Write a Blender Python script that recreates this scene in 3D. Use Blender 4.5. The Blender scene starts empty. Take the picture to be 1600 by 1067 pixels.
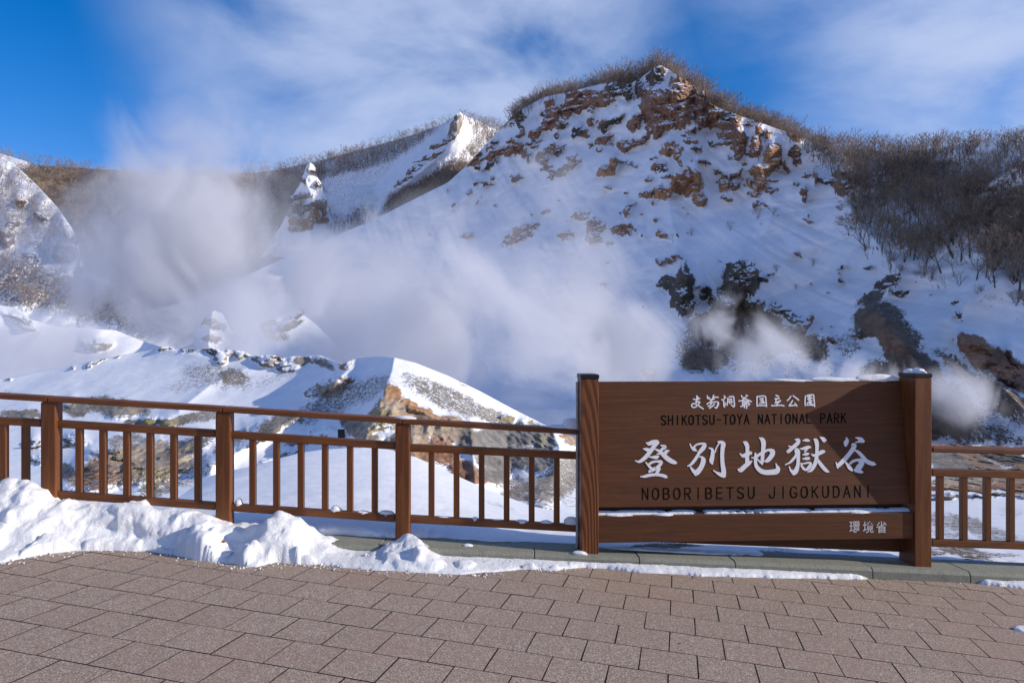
import bpy, bmesh, math, random
import numpy as np
from mathutils import Vector, Matrix
from math import radians as R, sin, cos, pi

SC = bpy.context.scene
COL = SC.collection
random.seed(7)
RNG = np.random.default_rng(11)

# ------------------------------------------------------------------ camera
CAMZ = 1.51
F = 1067.0
cam = bpy.data.objects.new('camera', bpy.data.cameras.new('camera'))
COL.objects.link(cam)
cam.location = (0, 0, CAMZ)
cam.rotation_euler = (pi / 2, 0, 0)
cam.data.lens = 24.0
cam.data.sensor_width = 36.0
cam.data.clip_start = 0.1
cam.data.clip_end = 6000
SC.camera = cam
SC.view_settings.view_transform = 'Standard'
SC.view_settings.look = 'None'
SC.view_settings.exposure = 0.30
SC.view_settings.gamma = 1
SC.cycles.volume_bounces = 4
SC.cycles.volume_step_rate = 0.6
SC.cycles.volume_max_steps = 256
SC.cycles.max_bounces = 8
SC.cycles.diffuse_bounces = 3

# ------------------------------------------------------------------ sun and sky
SUN = Vector((0.9205, -0.1250, 0.3746)).normalized()          # towards the sun
sl = bpy.data.lights.new('sun', 'SUN')
sl.energy = 3.9
sl.angle = R(0.55)
sl.color = (1.0, 0.90, 0.76)
so = bpy.data.objects.new('sun', sl)
COL.objects.link(so)
so.rotation_euler = SUN.to_track_quat('Z', 'Y').to_euler()
so.location = (30, -5, 20)

world = bpy.data.worlds.new('World')
SC.world = world
world.use_nodes = True
NT = world.node_tree
NT.nodes.clear()


class G:
    """small helper for node graphs"""
    def __init__(s, nt):
        s.nt = nt

    def n(s, typ, ins=None, **kw):
        nd = s.nt.nodes.new(typ)
        for k, v in kw.items():
            setattr(nd, k, v)
        for k, v in (ins or {}).items():
            if isinstance(v, bpy.types.NodeSocket):
                s.nt.links.new(v, nd.inputs[k])
            else:
                nd.inputs[k].default_value = v
        return nd

    def m(s, op, a, b=0.0, c=0.0, clamp=False):
        nd = s.nt.nodes.new('ShaderNodeMath')
        nd.operation = op
        nd.use_clamp = clamp
        for i, v in enumerate((a, b, c)):
            if isinstance(v, bpy.types.NodeSocket):
                s.nt.links.new(v, nd.inputs[i])
            elif i < len(nd.inputs):
                nd.inputs[i].default_value = v
        return nd.outputs[0]

    def noise(s, vec, scale, detail=4, rough=.55, dist=0.0, out=0):
        nd = s.n('ShaderNodeTexNoise', {'Scale': scale, 'Detail': detail, 'Roughness': rough, 'Distortion': dist})
        if vec is not None:
            s.nt.links.new(vec, nd.inputs['Vector'])
        return nd.outputs[out]

    def mix(s, fac, a, b, blend='MIX'):
        nd = s.nt.nodes.new('ShaderNodeMix')
        nd.data_type = 'RGBA'
        nd.blend_type = blend
        for k, v in ((0, fac), (6, a), (7, b)):
            if isinstance(v, bpy.types.NodeSocket):
                s.nt.links.new(v, nd.inputs[k])
            else:
                nd.inputs[k].default_value = v if k == 0 else (*v, 1) if len(v) == 3 else v
        return nd.outputs[2]

    def ramp(s, v, lo, hi, a=0.0, b=1.0):
        nd = s.n('ShaderNodeMapRange', {'Value': v, 'From Min': lo, 'From Max': hi, 'To Min': a, 'To Max': b})
        nd.interpolation_type = 'SMOOTHSTEP'
        return nd.outputs[0]

    def mapping(s, vec, scale=(1, 1, 1), rot=(0, 0, 0), loc=(0, 0, 0)):
        return s.n('ShaderNodeMapping', {'Vector': vec, 'Scale': scale, 'Rotation': rot, 'Location': loc}).outputs[0]


g = G(NT)
sky = g.n('ShaderNodeTexSky')
sky.sky_type = 'NISHITA'
sky.sun_disc = False
sky.sun_elevation = math.asin(SUN.z)
sky.sun_rotation = math.atan2(SUN.x, SUN.y)
sky.altitude = 300
sky.air_density = 1.0
sky.dust_density = 0.1
sky.ozone_density = 4.0
gam = g.n('ShaderNodeHueSaturation', {'Saturation': 1.36, 'Value': 1.28, 'Color': sky.outputs[0]}).outputs[0]
tc = g.n('ShaderNodeTexCoord').outputs['Generated']


def sky_dir(u, v):
    return Vector(((u - 800) / F, 1, (533.5 - v) / F)).normalized()


# thin cloud drifting over the mountain: soft patches with a fixed place in the sky
cl = None
for u, v, c0, c1, amp in ((660, 30, .915, .998, 1.0), (800, 160, .965, .999, .6), (1640, 20, .945, .992, 1.0), (1450, 150, .985, .999, .4),
                          (1500, -360, .92, .99, .7), (500, -600, .90, .99, .6)):
    d = sky_dir(u, v)
    dt = g.n('ShaderNodeVectorMath', {0: tc, 1: tuple(d)}, operation='DOT_PRODUCT').outputs['Value']
    r = g.m('MULTIPLY', g.ramp(dt, c0, c1), amp)
    cl = r if cl is None else g.m('MAXIMUM', cl, r)
wn = g.noise(g.mapping(tc, (1, 1, 1.9), (0, .25, 0)), 2.8, 8, .54, .25)
wn = g.ramp(wn, .28, .64)
away = g.ramp(g.n('ShaderNodeSeparateXYZ', {0: tc}).outputs[1], .2, -.3)
cl = g.m('MULTIPLY', g.m('MAXIMUM', cl, g.m('MULTIPLY', away, .5)), wn)
cl = g.m('MULTIPLY', g.m('POWER', cl, .9), .88)
base = g.mix(cl, g.mix(1.0, gam, (1.35, .93, 1.13), 'MULTIPLY'), (5.3, 6.2, 8.6))
bg = g.n('ShaderNodeBackground', {'Color': base, 'Strength': 0.085})
g.n('ShaderNodeOutputWorld', {'Surface': bg.outputs[0]})


# ------------------------------------------------------------------ helpers
def tag(o, label=None, cat=None, group=None, kind=None):
    if label: o['label'] = label
    if cat: o['category'] = cat
    if group: o['group'] = group
    if kind: o['kind'] = kind
    return o


def empty(name, loc=(0, 0, 0)):
    o = bpy.data.objects.new(name, None)
    o.location = loc
    COL.objects.link(o)
    return o


def link(name, me, mat=None, parent=None):
    if mat is not None and not me.materials:
        me.materials.append(mat)
    o = bpy.data.objects.new(name, me)
    COL.objects.link(o)
    if parent is not None:
        o.parent = parent
        o.matrix_parent_inverse = Matrix.Translation(-Vector(parent.location))
    return o


def mesh(name, vs, fs, smooth=False):
    me = bpy.data.meshes.new(name)
    me.from_pydata([tuple(v) for v in vs], [], fs)
    if smooth:
        me.polygons.foreach_set('use_smooth', [True] * len(me.polygons))
    me.update()
    return me


def at(u, v, Y):
    return Vector(((u - 800) / F * Y, Y, CAMZ - (v - 533.5) / F * Y))


def gz(x, y):                      # the paved ground: it falls gently to the right and away
    return -.052 * x - .043 * y


def interp(pts, u):
    p = np.array(pts, float)
    return np.interp(u, p[:, 0], p[:, 1])


# numpy value noise
def _hash(ix, iy, iz, seed):
    h = (ix * 374761393 + iy * 668265263 + iz * 2147483647 + seed * 1274126177) & 0xffffffff
    h = ((h ^ (h >> 13)) * 1274126177) & 0xffffffff
    h = ((h ^ (h >> 16)) * 2246822519) & 0xffffffff
    return ((h ^ (h >> 15)) & 0xffffff) / float(0xffffff)


def vnoise(x, y, z, seed=0):
    x, y, z = np.broadcast_arrays(np.asarray(x, float), np.asarray(y, float), np.asarray(z, float))
    ix, iy, iz = np.floor(x).astype(np.int64), np.floor(y).astype(np.int64), np.floor(z).astype(np.int64)
    fx, fy, fz = x - ix, y - iy, z - iz
    fx, fy, fz = [f * f * f * (f * (f * 6 - 15) + 10) for f in (fx, fy, fz)]
    r = 0
    for dx in (0, 1):
        wx = fx if dx else 1 - fx
        for dy in (0, 1):
            wy = fy if dy else 1 - fy
            for dz in (0, 1):
                wz = fz if dz else 1 - fz
                r = r + _hash(ix + dx, iy + dy, iz + dz, seed) * wx * wy * wz
    return r * 2 - 1


def fbm(x, y, z, scale, octaves=4, gain=.5, seed=0, ridged=False):
    a, f, t, s = 1.0, 1.0 / scale, 0.0, 0.0
    x, y, z = np.asarray(x, float), np.asarray(y, float), np.asarray(z, float)
    for o in range(octaves):
        q = vnoise(x * f + 17.3 * o, y * f + 5.1 * o, z * f + 9.7 * o, seed + o)
        if ridged:
            q = 1 - 2 * np.abs(q)
        t = t + a * q
        s += a
        a *= gain
        f *= 2.03
    return t / s


# ------------------------------------------------------------------ materials
def new_mat(name):
    m = bpy.data.materials.new(name)
    m.use_nodes = True
    m.node_tree.nodes.clear()
    return m, G(m.node_tree)


def finish(m, g, color, rough=.6, bump=None, bstr=.3, bdist=.01, spec=.4, metal=0.0, sss=None):
    p = g.n('ShaderNodeBsdfPrincipled')
    for k, v in (('Base Color', color), ('Roughness', rough), ('Metallic', metal), ('Specular IOR Level', spec)):
        if isinstance(v, bpy.types.NodeSocket):
            g.nt.links.new(v, p.inputs[k])
        else:
            p.inputs[k].default_value = (*v, 1) if isinstance(v, tuple) and len(v) == 3 else v
    if sss:
        p.inputs['Subsurface Weight'].default_value = sss
        p.inputs['Subsurface Radius'].default_value = (.03, .035, .04)
    if bump is not None:
        b = g.n('ShaderNodeBump', {'Height': bump, 'Strength': bstr, 'Distance': bdist})
        g.nt.links.new(b.outputs[0], p.inputs['Normal'])
    o = g.n('ShaderNodeOutputMaterial', {'Surface': p.outputs[0]})
    return m


def wood_mat(name, axis, tint=(1, 1, 1), contrast=1.0):
    """stained cedar; grain runs along the axis given"""
    m, g = new_mat(name)
    oc = g.n('ShaderNodeTexCoord').outputs['Object']
    sc = {'x': (1.1, 16, 16), 'z': (16, 16, 1.1)}[axis]
    mp = g.mapping(oc, sc)
    inf = g.n('ShaderNodeObjectInfo').outputs['Random']
    n1 = g.noise(mp, 1.6, 6, .6, 1.2)
    mp2 = g.mapping(oc, tuple(c * 4 for c in sc))
    n2 = g.noise(mp2, 2.2, 5, .65, .4)
    n3 = g.noise(oc, 3.0, 4, .6)
    c = g.mix(g.ramp(n1, .36, .66), (.118 * tint[0], .037 * tint[1], .009 * tint[2]), (.20 * tint[0], .066 * tint[1], .016 * tint[2]))
    c = g.mix(g.m('MULTIPLY', g.ramp(n2, .55, .78), .55 * contrast), c, (.07, .021, .008))
    c = g.mix(g.m('MULTIPLY', g.ramp(n3, .5, .8), .35), c, (.13, .05, .022))
    c = g.mix(g.m('MULTIPLY', inf, .22), c, (.09, .032, .012))
    h = g.m('ADD', g.m('MULTIPLY', n1, .5), n2)
    return finish(m, g, c, g.ramp(n3, .3, .7, .42, .6), h, .35, .004, .35)


WOODX = wood_mat('stained_wood_rail', 'x')
WOODZ = wood_mat('stained_wood_post', 'z')


def ring_wood():
    m, g = new_mat('stained_wood_flame_grain')
    oc = g.n('ShaderNodeTexCoord').outputs['Object']
    mp = g.mapping(oc, (9, 9, 1.0))
    w = g.n('ShaderNodeTexWave', {'Vector': mp, 'Scale': 1.35, 'Distortion': 7.5, 'Detail': 3, 'Detail Scale': .55, 'Detail Roughness': .5})
    w.wave_type = 'RINGS'
    w.rings_direction = 'Y'
    n2 = g.noise(g.mapping(oc, (90, 90, 5)), 1.5, 4, .6)
    c = g.mix(g.ramp(w.outputs['Fac'], .1, .8), (.11, .035, .009), (.20, .065, .019))
    c = g.mix(g.m('MULTIPLY', g.ramp(n2, .5, .8), .5), c, (.07, .022, .009))
    return finish(m, g, c, .5, g.m('ADD', w.outputs['Fac'], n2), .4, .004, .35)


RING = ring_wood()


def board_mat():
    m, g = new_mat('sign_board_wood')
    oc = g.n('ShaderNodeTexCoord').outputs['Object']
    n1 = g.noise(g.mapping(oc, (1.2, 30, 30)), 1.4, 7, .62, .8)
    n2 = g.noise(g.mapping(oc, (2.0, 90, 90)), 1.6, 5, .65, .2)
    n3 = g.noise(g.mapping(oc, (1.0, 4, 4)), 1.5, 4, .6)
    c = g.mix(g.ramp(n1, .33, .68), (.088, .031, .010), (.130, .046, .015))
    c = g.mix(g.m('MULTIPLY', g.ramp(n3, .45, .72), .55), c, (.062, .031, .016))
    c = g.mix(g.m('MULTIPLY', g.ramp(n2, .6, .75), .7), c, (.028, .013, .008))
    return finish(m, g, c, .62, g.m('ADD', n1, n2), .35, .004, .3)


BOARD = board_mat()


def plain(name, col, rough=.5, metal=0.0, nscale=40, var=.25, bstr=.2, spec=.4):
    m, g = new_mat(name)
    oc = g.n('ShaderNodeTexCoord').outputs['Object']
    n = g.noise(oc, nscale, 5, .6)
    d = tuple(c * (1 - var) for c in col)
    c = g.mix(g.ramp(n, .3, .7), d, col)
    return finish(m, g, c, rough, n, bstr, .003, spec, metal)


CAPM = plain('black_metal_cap', (.012, .012, .013), .45, .2, 30)
POLEM = plain('pale_grey_metal', (.42, .42, .43), .45, .3, 20)
WHITEP = plain('white_lettering_paint', (.86, .85, .86), .6, 0, 60, .07)
GREYP = plain('grey_lettering_paint', (.60, .58, .56), .6, 0, 60, .12)
BLACKP = plain('black_lettering_paint', (.006, .006, .006), .95, 0, 60, .1, spec=.05)
TWIG = plain('dry_twig', (.085, .05, .032), .8, 0, 10)
GRASSM = plain('dead_grass', (.30, .15, .06), .8, 0, 12, .5)
LEAFM = plain('brown_leaf', (.36, .12, .04), .7, 0, 40)
DARKM = plain('dark_board', (.02, .019, .02), .7, 0, 20)


def tile_mat():
    m, g = new_mat('exposed_aggregate_paver')
    oc = g.n('ShaderNodeTexCoord').outputs['Object']
    ps = g.n('ShaderNodeNewGeometry').outputs['Position']
    rnd = g.n('ShaderNodeObjectInfo').outputs['Random']
    v = g.n('ShaderNodeTexVoronoi', {'Vector': ps, 'Scale': 210.0})
    v2 = g.n('ShaderNodeTexVoronoi', {'Vector': ps, 'Scale': 110.0})
    sv = g.n('ShaderNodeSeparateColor', {0: v.outputs['Color']})
    c = g.mix(g.ramp(sv.outputs[0], .0, 1.0), (.188, .130, .090), (.455, .340, .245))
    c = g.mix(g.ramp(sv.outputs[1], .82, .92), c, (.62, .56, .52))
    sv2 = g.n('ShaderNodeSeparateColor', {0: v2.outputs['Color']})
    c = g.mix(g.m('MULTIPLY', g.ramp(sv2.outputs[0], .75, .95), .6), c, (.25, .165, .14))
    c = g.mix(g.m('MULTIPLY', rnd, .22), c, (.26, .175, .132))
    big = g.noise(ps, 1.1, 4, .6)
    c = g.mix(g.m('MULTIPLY', g.ramp(big, .48, .72), .30), c, (.38, .235, .17))
    n3 = g.noise(ps, 7.0, 5, .65)
    c = g.mix(g.m('MULTIPLY', g.ramp(n3, .56, .78), .30), c, (.21, .15, .125))
    h = g.m('ADD', v.outputs['Distance'], g.m('MULTIPLY', n3, .3))
    return finish(m, g, c, .78, h, .35, .003, .35)


TILEM = tile_mat()
JOINTM = plain('paver_joint_sand', (.030, .017, .013), .95, 0, 60, .5)


def kerb_mat():
    m, g = new_mat('granite_kerb')
    ps = g.n('ShaderNodeNewGeometry').outputs['Position']
    rnd = g.n('ShaderNodeObjectInfo').outputs['Random']
    v = g.n('ShaderNodeTexVoronoi', {'Vector': ps, 'Scale': 260.0})
    sv = g.n('ShaderNodeSeparateColor', {0: v.outputs['Color']})
    c = g.mix(sv.outputs[0], (.15, .15, .115), (.36, .35, .285))
    n = g.noise(ps, 9, 6, .65)
    c = g.mix(g.m('MULTIPLY', g.ramp(n, .5, .75), .55), c, (.11, .112, .085))
    c = g.mix(g.m('MULTIPLY', rnd, .35), c, (.19, .20, .155))
    return finish(m, g, c, .8, g.m('ADD', n, v.outputs['Distance']), .35, .004, .3)


KERBM = kerb_mat()


def snow_mat(name, scale=1.0, sss=0.0):
    m, g = new_mat(name)
    ps = g.n('ShaderNodeNewGeometry').outputs['Position']
    n1 = g.noise(ps, 14 * scale, 8, .62)
    n2 = g.noise(ps, 120 * scale, 4, .7)
    n3 = g.noise(ps, 2.5 * scale, 3, .5)
    c = g.mix(g.ramp(n3, .35, .7), (.80, .81, .83), (.88, .89, .905))
    c = g.mix(g.m('MULTIPLY', g.ramp(n2, .64, .78), .5), c, (.50, .47, .44))
    n4 = g.noise(ps, 5 * scale, 6, .7)
    c = g.mix(g.m('MULTIPLY', g.ramp(n4, .56, .72), .35), c, (.66, .64, .62))
    h = g.m('ADD', g.m('MULTIPLY', n1, 1.0), g.m('MULTIPLY', n2, .4))
    return finish(m, g, c, .55, h, .75, .025 / scale, .25, sss=sss)


SNOW = snow_mat('packed_snow', 1.0, .0)


def terrain_mat(name, sc=1.0, dk=(.10, .082, .065), dka=.55):
    """snow over rock; the vertex attributes say where rock and scree come through"""
    m, g = new_mat(name)
    geo = g.n('ShaderNodeNewGeometry')
    ps = geo.outputs['Position']
    at_ = g.n('ShaderNodeAttribute', {}, attribute_name='rock')
    ac = g.n('ShaderNodeAttribute', {}, attribute_name='rockcol')
    al = g.n('ShaderNodeAttribute', {}, attribute_name='scree')
    nf = g.noise(ps, 1.1 / sc, 8, .68)
    nsp = g.noise(ps, 2.8 / sc, 6, .75)
    nb = g.noise(ps, .35 / sc, 5, .6)
    nz = g.n('ShaderNodeSeparateXYZ', {0: geo.outputs['True Normal']}).outputs[2]
    # rock: broken edge, snow lying on the ledges
    f1 = g.ramp(g.m('ADD', at_.outputs['Fac'], g.m('MULTIPLY_ADD', nf, 1.3, -.65)), .27, .37)
    led = g.ramp(g.m('ADD', nz, g.m('MULTIPLY_ADD', nb, .9, g.m('MULTIPLY_ADD', nf, .5, -.70))), .66, .74)
    f1 = g.m('MULTIPLY', f1, g.m('SUBTRACT', 1.0, led))
    # scree: fine speckle
    f2 = g.ramp(g.m('ADD', al.outputs['Fac'], g.m('MULTIPLY_ADD', nsp, 2.0, g.m('MULTIPLY_ADD', nf, 1.0, -1.66))), .44, .60)
    f = g.m('MAXIMUM', f1, f2)
    sv = g.n('ShaderNodeSeparateColor', {0: ac.outputs['Color']})
    rc = g.mix(g.ramp(nb, .35, .65), ac.outputs['Color'], g.mix(1.0, ac.outputs['Color'], (.62, .60, .60), 'MULTIPLY'))
    rc = g.mix(g.m('MULTIPLY', g.ramp(nf, .5, .72), dka), rc, dk)
    rc = g.mix(g.m('MULTIPLY', g.ramp(nsp, .56, .72), .35 if sc > .5 else .6), rc, (.36, .30, .25) if sc > .5 else (.58, .53, .47))
    sn = g.mix(g.ramp(nb, .3, .7), (.80, .82, .86), (.88, .89, .92))
    c = g.mix(f, sn, rc)
    drift = g.noise(g.mapping(ps, (.25, 1, 1.2), (0, .5, 0)), 1.2 / sc, 6, .62)
    h = g.m('ADD', g.m('MULTIPLY', f, .6), g.m('MULTIPLY', nf, g.m('MULTIPLY_ADD', f, 1.6, .15)))
    h = g.m('ADD', h, g.m('MULTIPLY', drift, .5))
    return finish(m, g, c, g.m('MULTIPLY_ADD', f, .3, .55), h, .55, .55 * sc, .2)


TERR = terrain_mat('mountain_snow_and_rock', 1.0)
TERR_MID = terrain_mat('mound_snow_and_rock', .28, (.13, .115, .085), .4)
TERR_NEAR = terrain_mat('near_snow', .12)


def bark_mat(name, col, col2):
    m, g = new_mat(name)
    rnd = g.n('ShaderNodeObjectInfo').outputs['Random']
    ps = g.n('ShaderNodeNewGeometry').outputs['Position']
    n = g.noise(ps, .25, 4, .6)
    c = g.mix(g.ramp(n, .35, .65), col, col2)
    c = g.mix(g.m('MULTIPLY', rnd, .4), c, tuple(x * .6 for x in col))
    return finish(m, g, c, .9, spec=.1)


BARK = bark_mat('bare_tree_bark', (.205, .155, .115), (.32, .245, .185))
BARKT = bark_mat('bare_tree_trunk', (.085, .07, .06), (.15, .125, .105))
BARKF = bark_mat('far_twigs', (.25, .19, .145), (.37, .285, .225))


def steam_mat(name, scale, dens, lo, edge=.9, stretch=(1, 1, .8), seed=0.0):
    m, g = new_mat(name)
    oc = g.n('ShaderNodeTexCoord').outputs['Object']
    ps = g.n('ShaderNodeNewGeometry').outputs['Position']
    ln = g.n('ShaderNodeVectorMath', {0: oc}, operation='LENGTH').outputs['Value']
    mp = g.mapping(ps, stretch, (0, .35, 0), (seed, seed * .7, 0))
    nz = g.noise(mp, scale, 7, .62, .8)
    nn = g.m('MULTIPLY_ADD', nz, 5.0, -2.5)
    body = g.m('MULTIPLY', g.m('SUBTRACT', 1.0, ln, clamp=True), 1.7)
    d = g.m('ADD', g.m('MULTIPLY', nn, edge), g.m('SUBTRACT', body, lo))
    d = g.m('MULTIPLY', g.m('MINIMUM', g.m('MAXIMUM', d, 0.0), 1.0), g.m('MINIMUM', g.m('MULTIPLY', g.m('SUBTRACT', 1.0, ln, clamp=True), 2.2), 1.0))
    d = g.m('MULTIPLY', d, dens)
    pv = g.n('ShaderNodeVolumePrincipled', {'Color': (.85, .86, .90, 1), 'Density': d, 'Anisotropy': .1})
    g.n('ShaderNodeOutputMaterial', {'Volume': pv.outputs[0]})
    return m


# ------------------------------------------------------------------ terrain sheets
KCOL = {'o': (.53, .29, .14), 'b': (.38, .215, .135), 'd': (.14, .118, .09), 'y': (.34, .30, .15), 'g': (.27, .26, .245),
        'e': (.52, .42, .31), 'r': (.40, .20, .115), 's': (.20, .165, .135), 'w': (.215, .16, .115), 'p': (.30, .265, .22)}
SCREE_KINDS = 'sw'


class Sheet:
    """A hillside as one surface: columns are bearings from the viewpoint, rows climb from its foot to its crest,
    and its relief (ridges, cliffs, ledges) is real depth."""
    def __init__(s, name, us, foot, crest, yfoot, ycrest, rows, power=1.0, mat=None, blobs='', ridges=(), noise=(), rockamp=2.0,
                 cliff=.9, leak=.965, seed=0, back=40.0, scree0=0.0, warp=6.0, footz=None, gully=None):
        s.us = np.asarray(us, float)
        nu = len(s.us)
        t = np.linspace(0, 1, rows)
        U, T = np.meshgrid(s.us, t)
        vf = foot(s.us) if callable(foot) else interp(foot, s.us)
        vc = interp(crest, s.us)
        vc = np.minimum(vc, vf - 4)
        s.vf, s.vc, s.rows = vf, vc, rows
        V = vf + (vc - vf) * T
        yf = interp(yfoot, s.us)
        yc = interp(ycrest, s.us)
        k_ = np.exp(-.5 * (np.arange(-60, 61) / 22.0) ** 2); k_ /= k_.sum()
        ug = np.arange(s.us[0] - 240, s.us[-1] + 240, 2.0)
        vs_ = np.convolve(np.interp(ug, s.us, vc), k_, 'same')
        vcs = np.interp(s.us, ug, vs_)
        fs_ = np.interp(s.us, ug, np.convolve(np.interp(ug, s.us, yf), k_, 'same'))
        cs_ = np.interp(s.us, ug, np.convolve(np.interp(ug, s.us, yc), k_, 'same'))
        sm_ = np.clip(np.minimum(s.us - s.us[0], s.us[-1] - s.us) / 240, 0, 1)
        vcs = vcs * sm_ + vc * (1 - sm_)
        yf = fs_ * sm_ + yf * (1 - sm_)
        yc = cs_ * sm_ + yc * (1 - sm_)
        T2 = np.clip((vf - V) / np.maximum(vf - vcs, 5), 0, 1.25)
        Yb = yf + (yc - yf) * T2 ** power
        # masks
        wu = fbm(U, V, 0 * U, 30, 4, .55, seed + 50) * warp + fbm(U, V, 0 * U, 8, 3, .6, seed + 51) * warp * .6
        wv = fbm(U, V, 0 * U + 40, 30, 4, .55, seed + 60) * warp + fbm(U, V, 0 * U + 9, 8, 3, .6, seed + 61) * warp * .6
        rock = np.zeros_like(U)
        scree = np.full_like(U, scree0)
        crustm = np.zeros_like(U)
        col = np.zeros(U.shape + (3,)) + np.array(KCOL['s'])
        wsum = np.full_like(U, .02)
        for ln in blobs.strip().splitlines():
            for it in ln.split(';'):
                q = it.split()
                if len(q) < 6:
                    continue
                bu, bv, ru, rv, rot = map(float, q[:5])
                k = q[5]
                crust = k.isupper()
                k = k.lower()
                amp = float(q[6]) if len(q) > 6 else 1.0
                a = R(rot)
                du, dv = U + wu - bu, V + wv - bv
                x = (du * cos(a) + dv * sin(a)) / ru
                y = (-du * sin(a) + dv * cos(a)) / rv
                r = np.sqrt(x * x + y * y)
                w = np.clip((1.5 - r) / .95, 0, 1)
                w = w * w * (3 - 2 * w)
                if k == 's' and mat is TERR_MID:
                    k = 'p'
                if k == 'n':
                    scree = scree * (1 - w * amp)
                    continue
                if k in SCREE_KINDS + 'p' or crust:
                    scree = np.maximum(scree, w * amp)
                    if crust:
                        crustm = np.maximum(crustm, w)
                else:
                    rock = np.maximum(rock, w * amp)
                w3 = (w ** 2)[..., None]
                col = (col * wsum[..., None] + np.array(KCOL[k]) * w3) / (wsum[..., None] + w3)
                wsum = wsum + w ** 2
        rock = np.minimum(rock, 1.0)
        # depth
        Y = Yb.copy()
        X0 = (U - 800) / F * Yb
        Z0 = CAMZ - (V - 533.5) / F * Yb
        for sc_, amp, oc_, rg in noise:
            Y = Y + fbm(X0, Yb * .6, Z0, sc_, oc_, .5, seed + int(sc_ * 10), rg) * amp
        for poly, A, w in ridges:
            d = np.full_like(U, 1e9)
            P = np.array(poly, float)
            for a, b in zip(P[:-1], P[1:]):
                ab = b - a
                tt = np.clip(((U - a[0]) * ab[0] + (V - a[1]) * ab[1]) / (ab @ ab), 0, 1)
                d = np.minimum(d, np.hypot(U - a[0] - ab[0] * tt, V - a[1] - ab[1] * tt))
            Y = Y - A * np.exp(-d / w)
        if gully:
            Y = Y + fbm(X0 + .45 * Z0, X0 * 0, Z0 * .16, gully[0], 3, .55, seed + 33, True) * gully[1] * np.clip(T * 6, 0, 1)
        if cliff > 0:
            dY = np.gradient(Yb, axis=0)
            D = np.zeros(nu)
            for i in range(rows):
                D = (D + np.maximum(dY[i], 0) * rock[i] * cliff) * (leak + (1 - leak) * rock[i])
                D = np.minimum(D, 12)
                for _ in range(2):
                    Dl = np.concatenate([D[:1], D[:-1]]); Dr = np.concatenate([D[1:], D[-1:]])
                    D = D * (.5 + .4 * rock[i]) + (Dl + Dr) * (.25 - .2 * rock[i])
                Y[i] -= D
        rk = fbm(X0, Yb * .4, Z0, 3.2, 4, .6, seed + 7, True)
        Y = Y - rock * rk * rockamp - rock * rockamp * .4
        if scree0 > 0 or scree.max() > 0:
            Y = Y - scree * fbm(X0, Yb * .4, Z0, 1.2, 3, .6, seed + 8) * rockamp * .2
        if crustm.max() > 0:
            Y = Y - crustm * (fbm(X0, Yb * .5, Z0, 1.5, 4, .6, seed + 9, True) * .9 + fbm(X0, Yb * .5, Z0, .35, 2, .6, seed + 12) * .12)
        # never in front of the foot, never folded far
        Y = np.maximum(Y, yf * .8)
        s.Y = Y
        X = (U - 800) / F * Y
        Z = CAMZ - (V - 533.5) / F * Y
        # the far side of the crest
        ex, ey, ez = [X], [Y], [Z]
        er, es, ec = [rock], [scree], [col]
        for j, (dy, dz) in enumerate(((.03, .3), (.12, 2.0), (.35, 8), (1.0, 26))):
            k = back
            ey.append(Y[-1:] + k * dy)
            ex.append((s.us[None] - 800) / F * (Y[-1:] + k * dy))
            ez.append(Z[-1:] - dz * k / 40)
            er.append(rock[-1:] * 0)
            es.append(scree[-1:])
            ec.append(col[-1:])
        X, Y2, Z = np.vstack(ex), np.vstack(ey), np.vstack(ez)
        if footz is not None:
            X = np.vstack([X[:1], X]); Y2 = np.vstack([Y2[:1] - .5, Y2]); Z = np.vstack([Z[:1] * 0 + footz, Z])
            er.insert(0, rock[:1]); es.insert(0, scree[:1]); ec.insert(0, col[:1])
        rock, scree, col = np.vstack(er), np.vstack(es), np.vstack(ec)
        nr = X.shape[0]
        idx = np.arange(nr * nu).reshape(nr, nu)
        a, b, c, d = idx[:-1, :-1], idx[:-1, 1:], idx[1:, 1:], idx[1:, :-1]
        faces = np.stack([a, b, c, d], -1).reshape(-1, 4)
        me = bpy.data.meshes.new(name)
        me.vertices.add(nr * nu)
        me.vertices.foreach_set('co', np.stack([X, Y2, Z], -1).reshape(-1).astype(np.float32))
        me.loops.add(faces.size)
        me.loops.foreach_set('vertex_index', faces.reshape(-1).astype(np.int32))
        me.polygons.add(len(faces))
        me.polygons.foreach_set('loop_start', np.arange(0, faces.size, 4, dtype=np.int32))
        fr = rock.reshape(-1)[faces].mean(1)
        me.update(calc_edges=True)
        me.polygons.foreach_set('use_smooth', (fr < .5))
        A = me.attributes.new('rock', 'FLOAT', 'POINT')
        A.data.foreach_set('value', rock.reshape(-1).astype(np.float32))
        A = me.attributes.new('scree', 'FLOAT', 'POINT')
        A.data.foreach_set('value', scree.reshape(-1).astype(np.float32))
        A = me.attributes.new('rockcol', 'FLOAT_COLOR', 'POINT')
        A.data.foreach_set('color', np.concatenate([col, np.ones(col.shape[:2] + (1,))], -1).reshape(-1).astype(np.float32))
        me.validate()
        s.ob = link(name, me, mat)
        s.ob['kind'] = 'structure'

    def surf(s, u, v):
        """the point of the surface seen at bearing (u, v)"""
        iu = np.interp(u, s.us, np.arange(len(s.us)))
        i = int(min(iu, len(s.us) - 2)); fu = iu - i
        vf = s.vf[i] * (1 - fu) + s.vf[i + 1] * fu
        vc = s.vc[i] * (1 - fu) + s.vc[i + 1] * fu
        t = min(max((v - vf) / (vc - vf), 0), 1) * (s.rows - 1)
        j = int(min(t, s.rows - 2)); ft = t - j
        Y = ((s.Y[j, i] * (1 - fu) + s.Y[j, i + 1] * fu) * (1 - ft) + (s.Y[j + 1, i] * (1 - fu) + s.Y[j + 1, i + 1] * fu) * ft)
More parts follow.
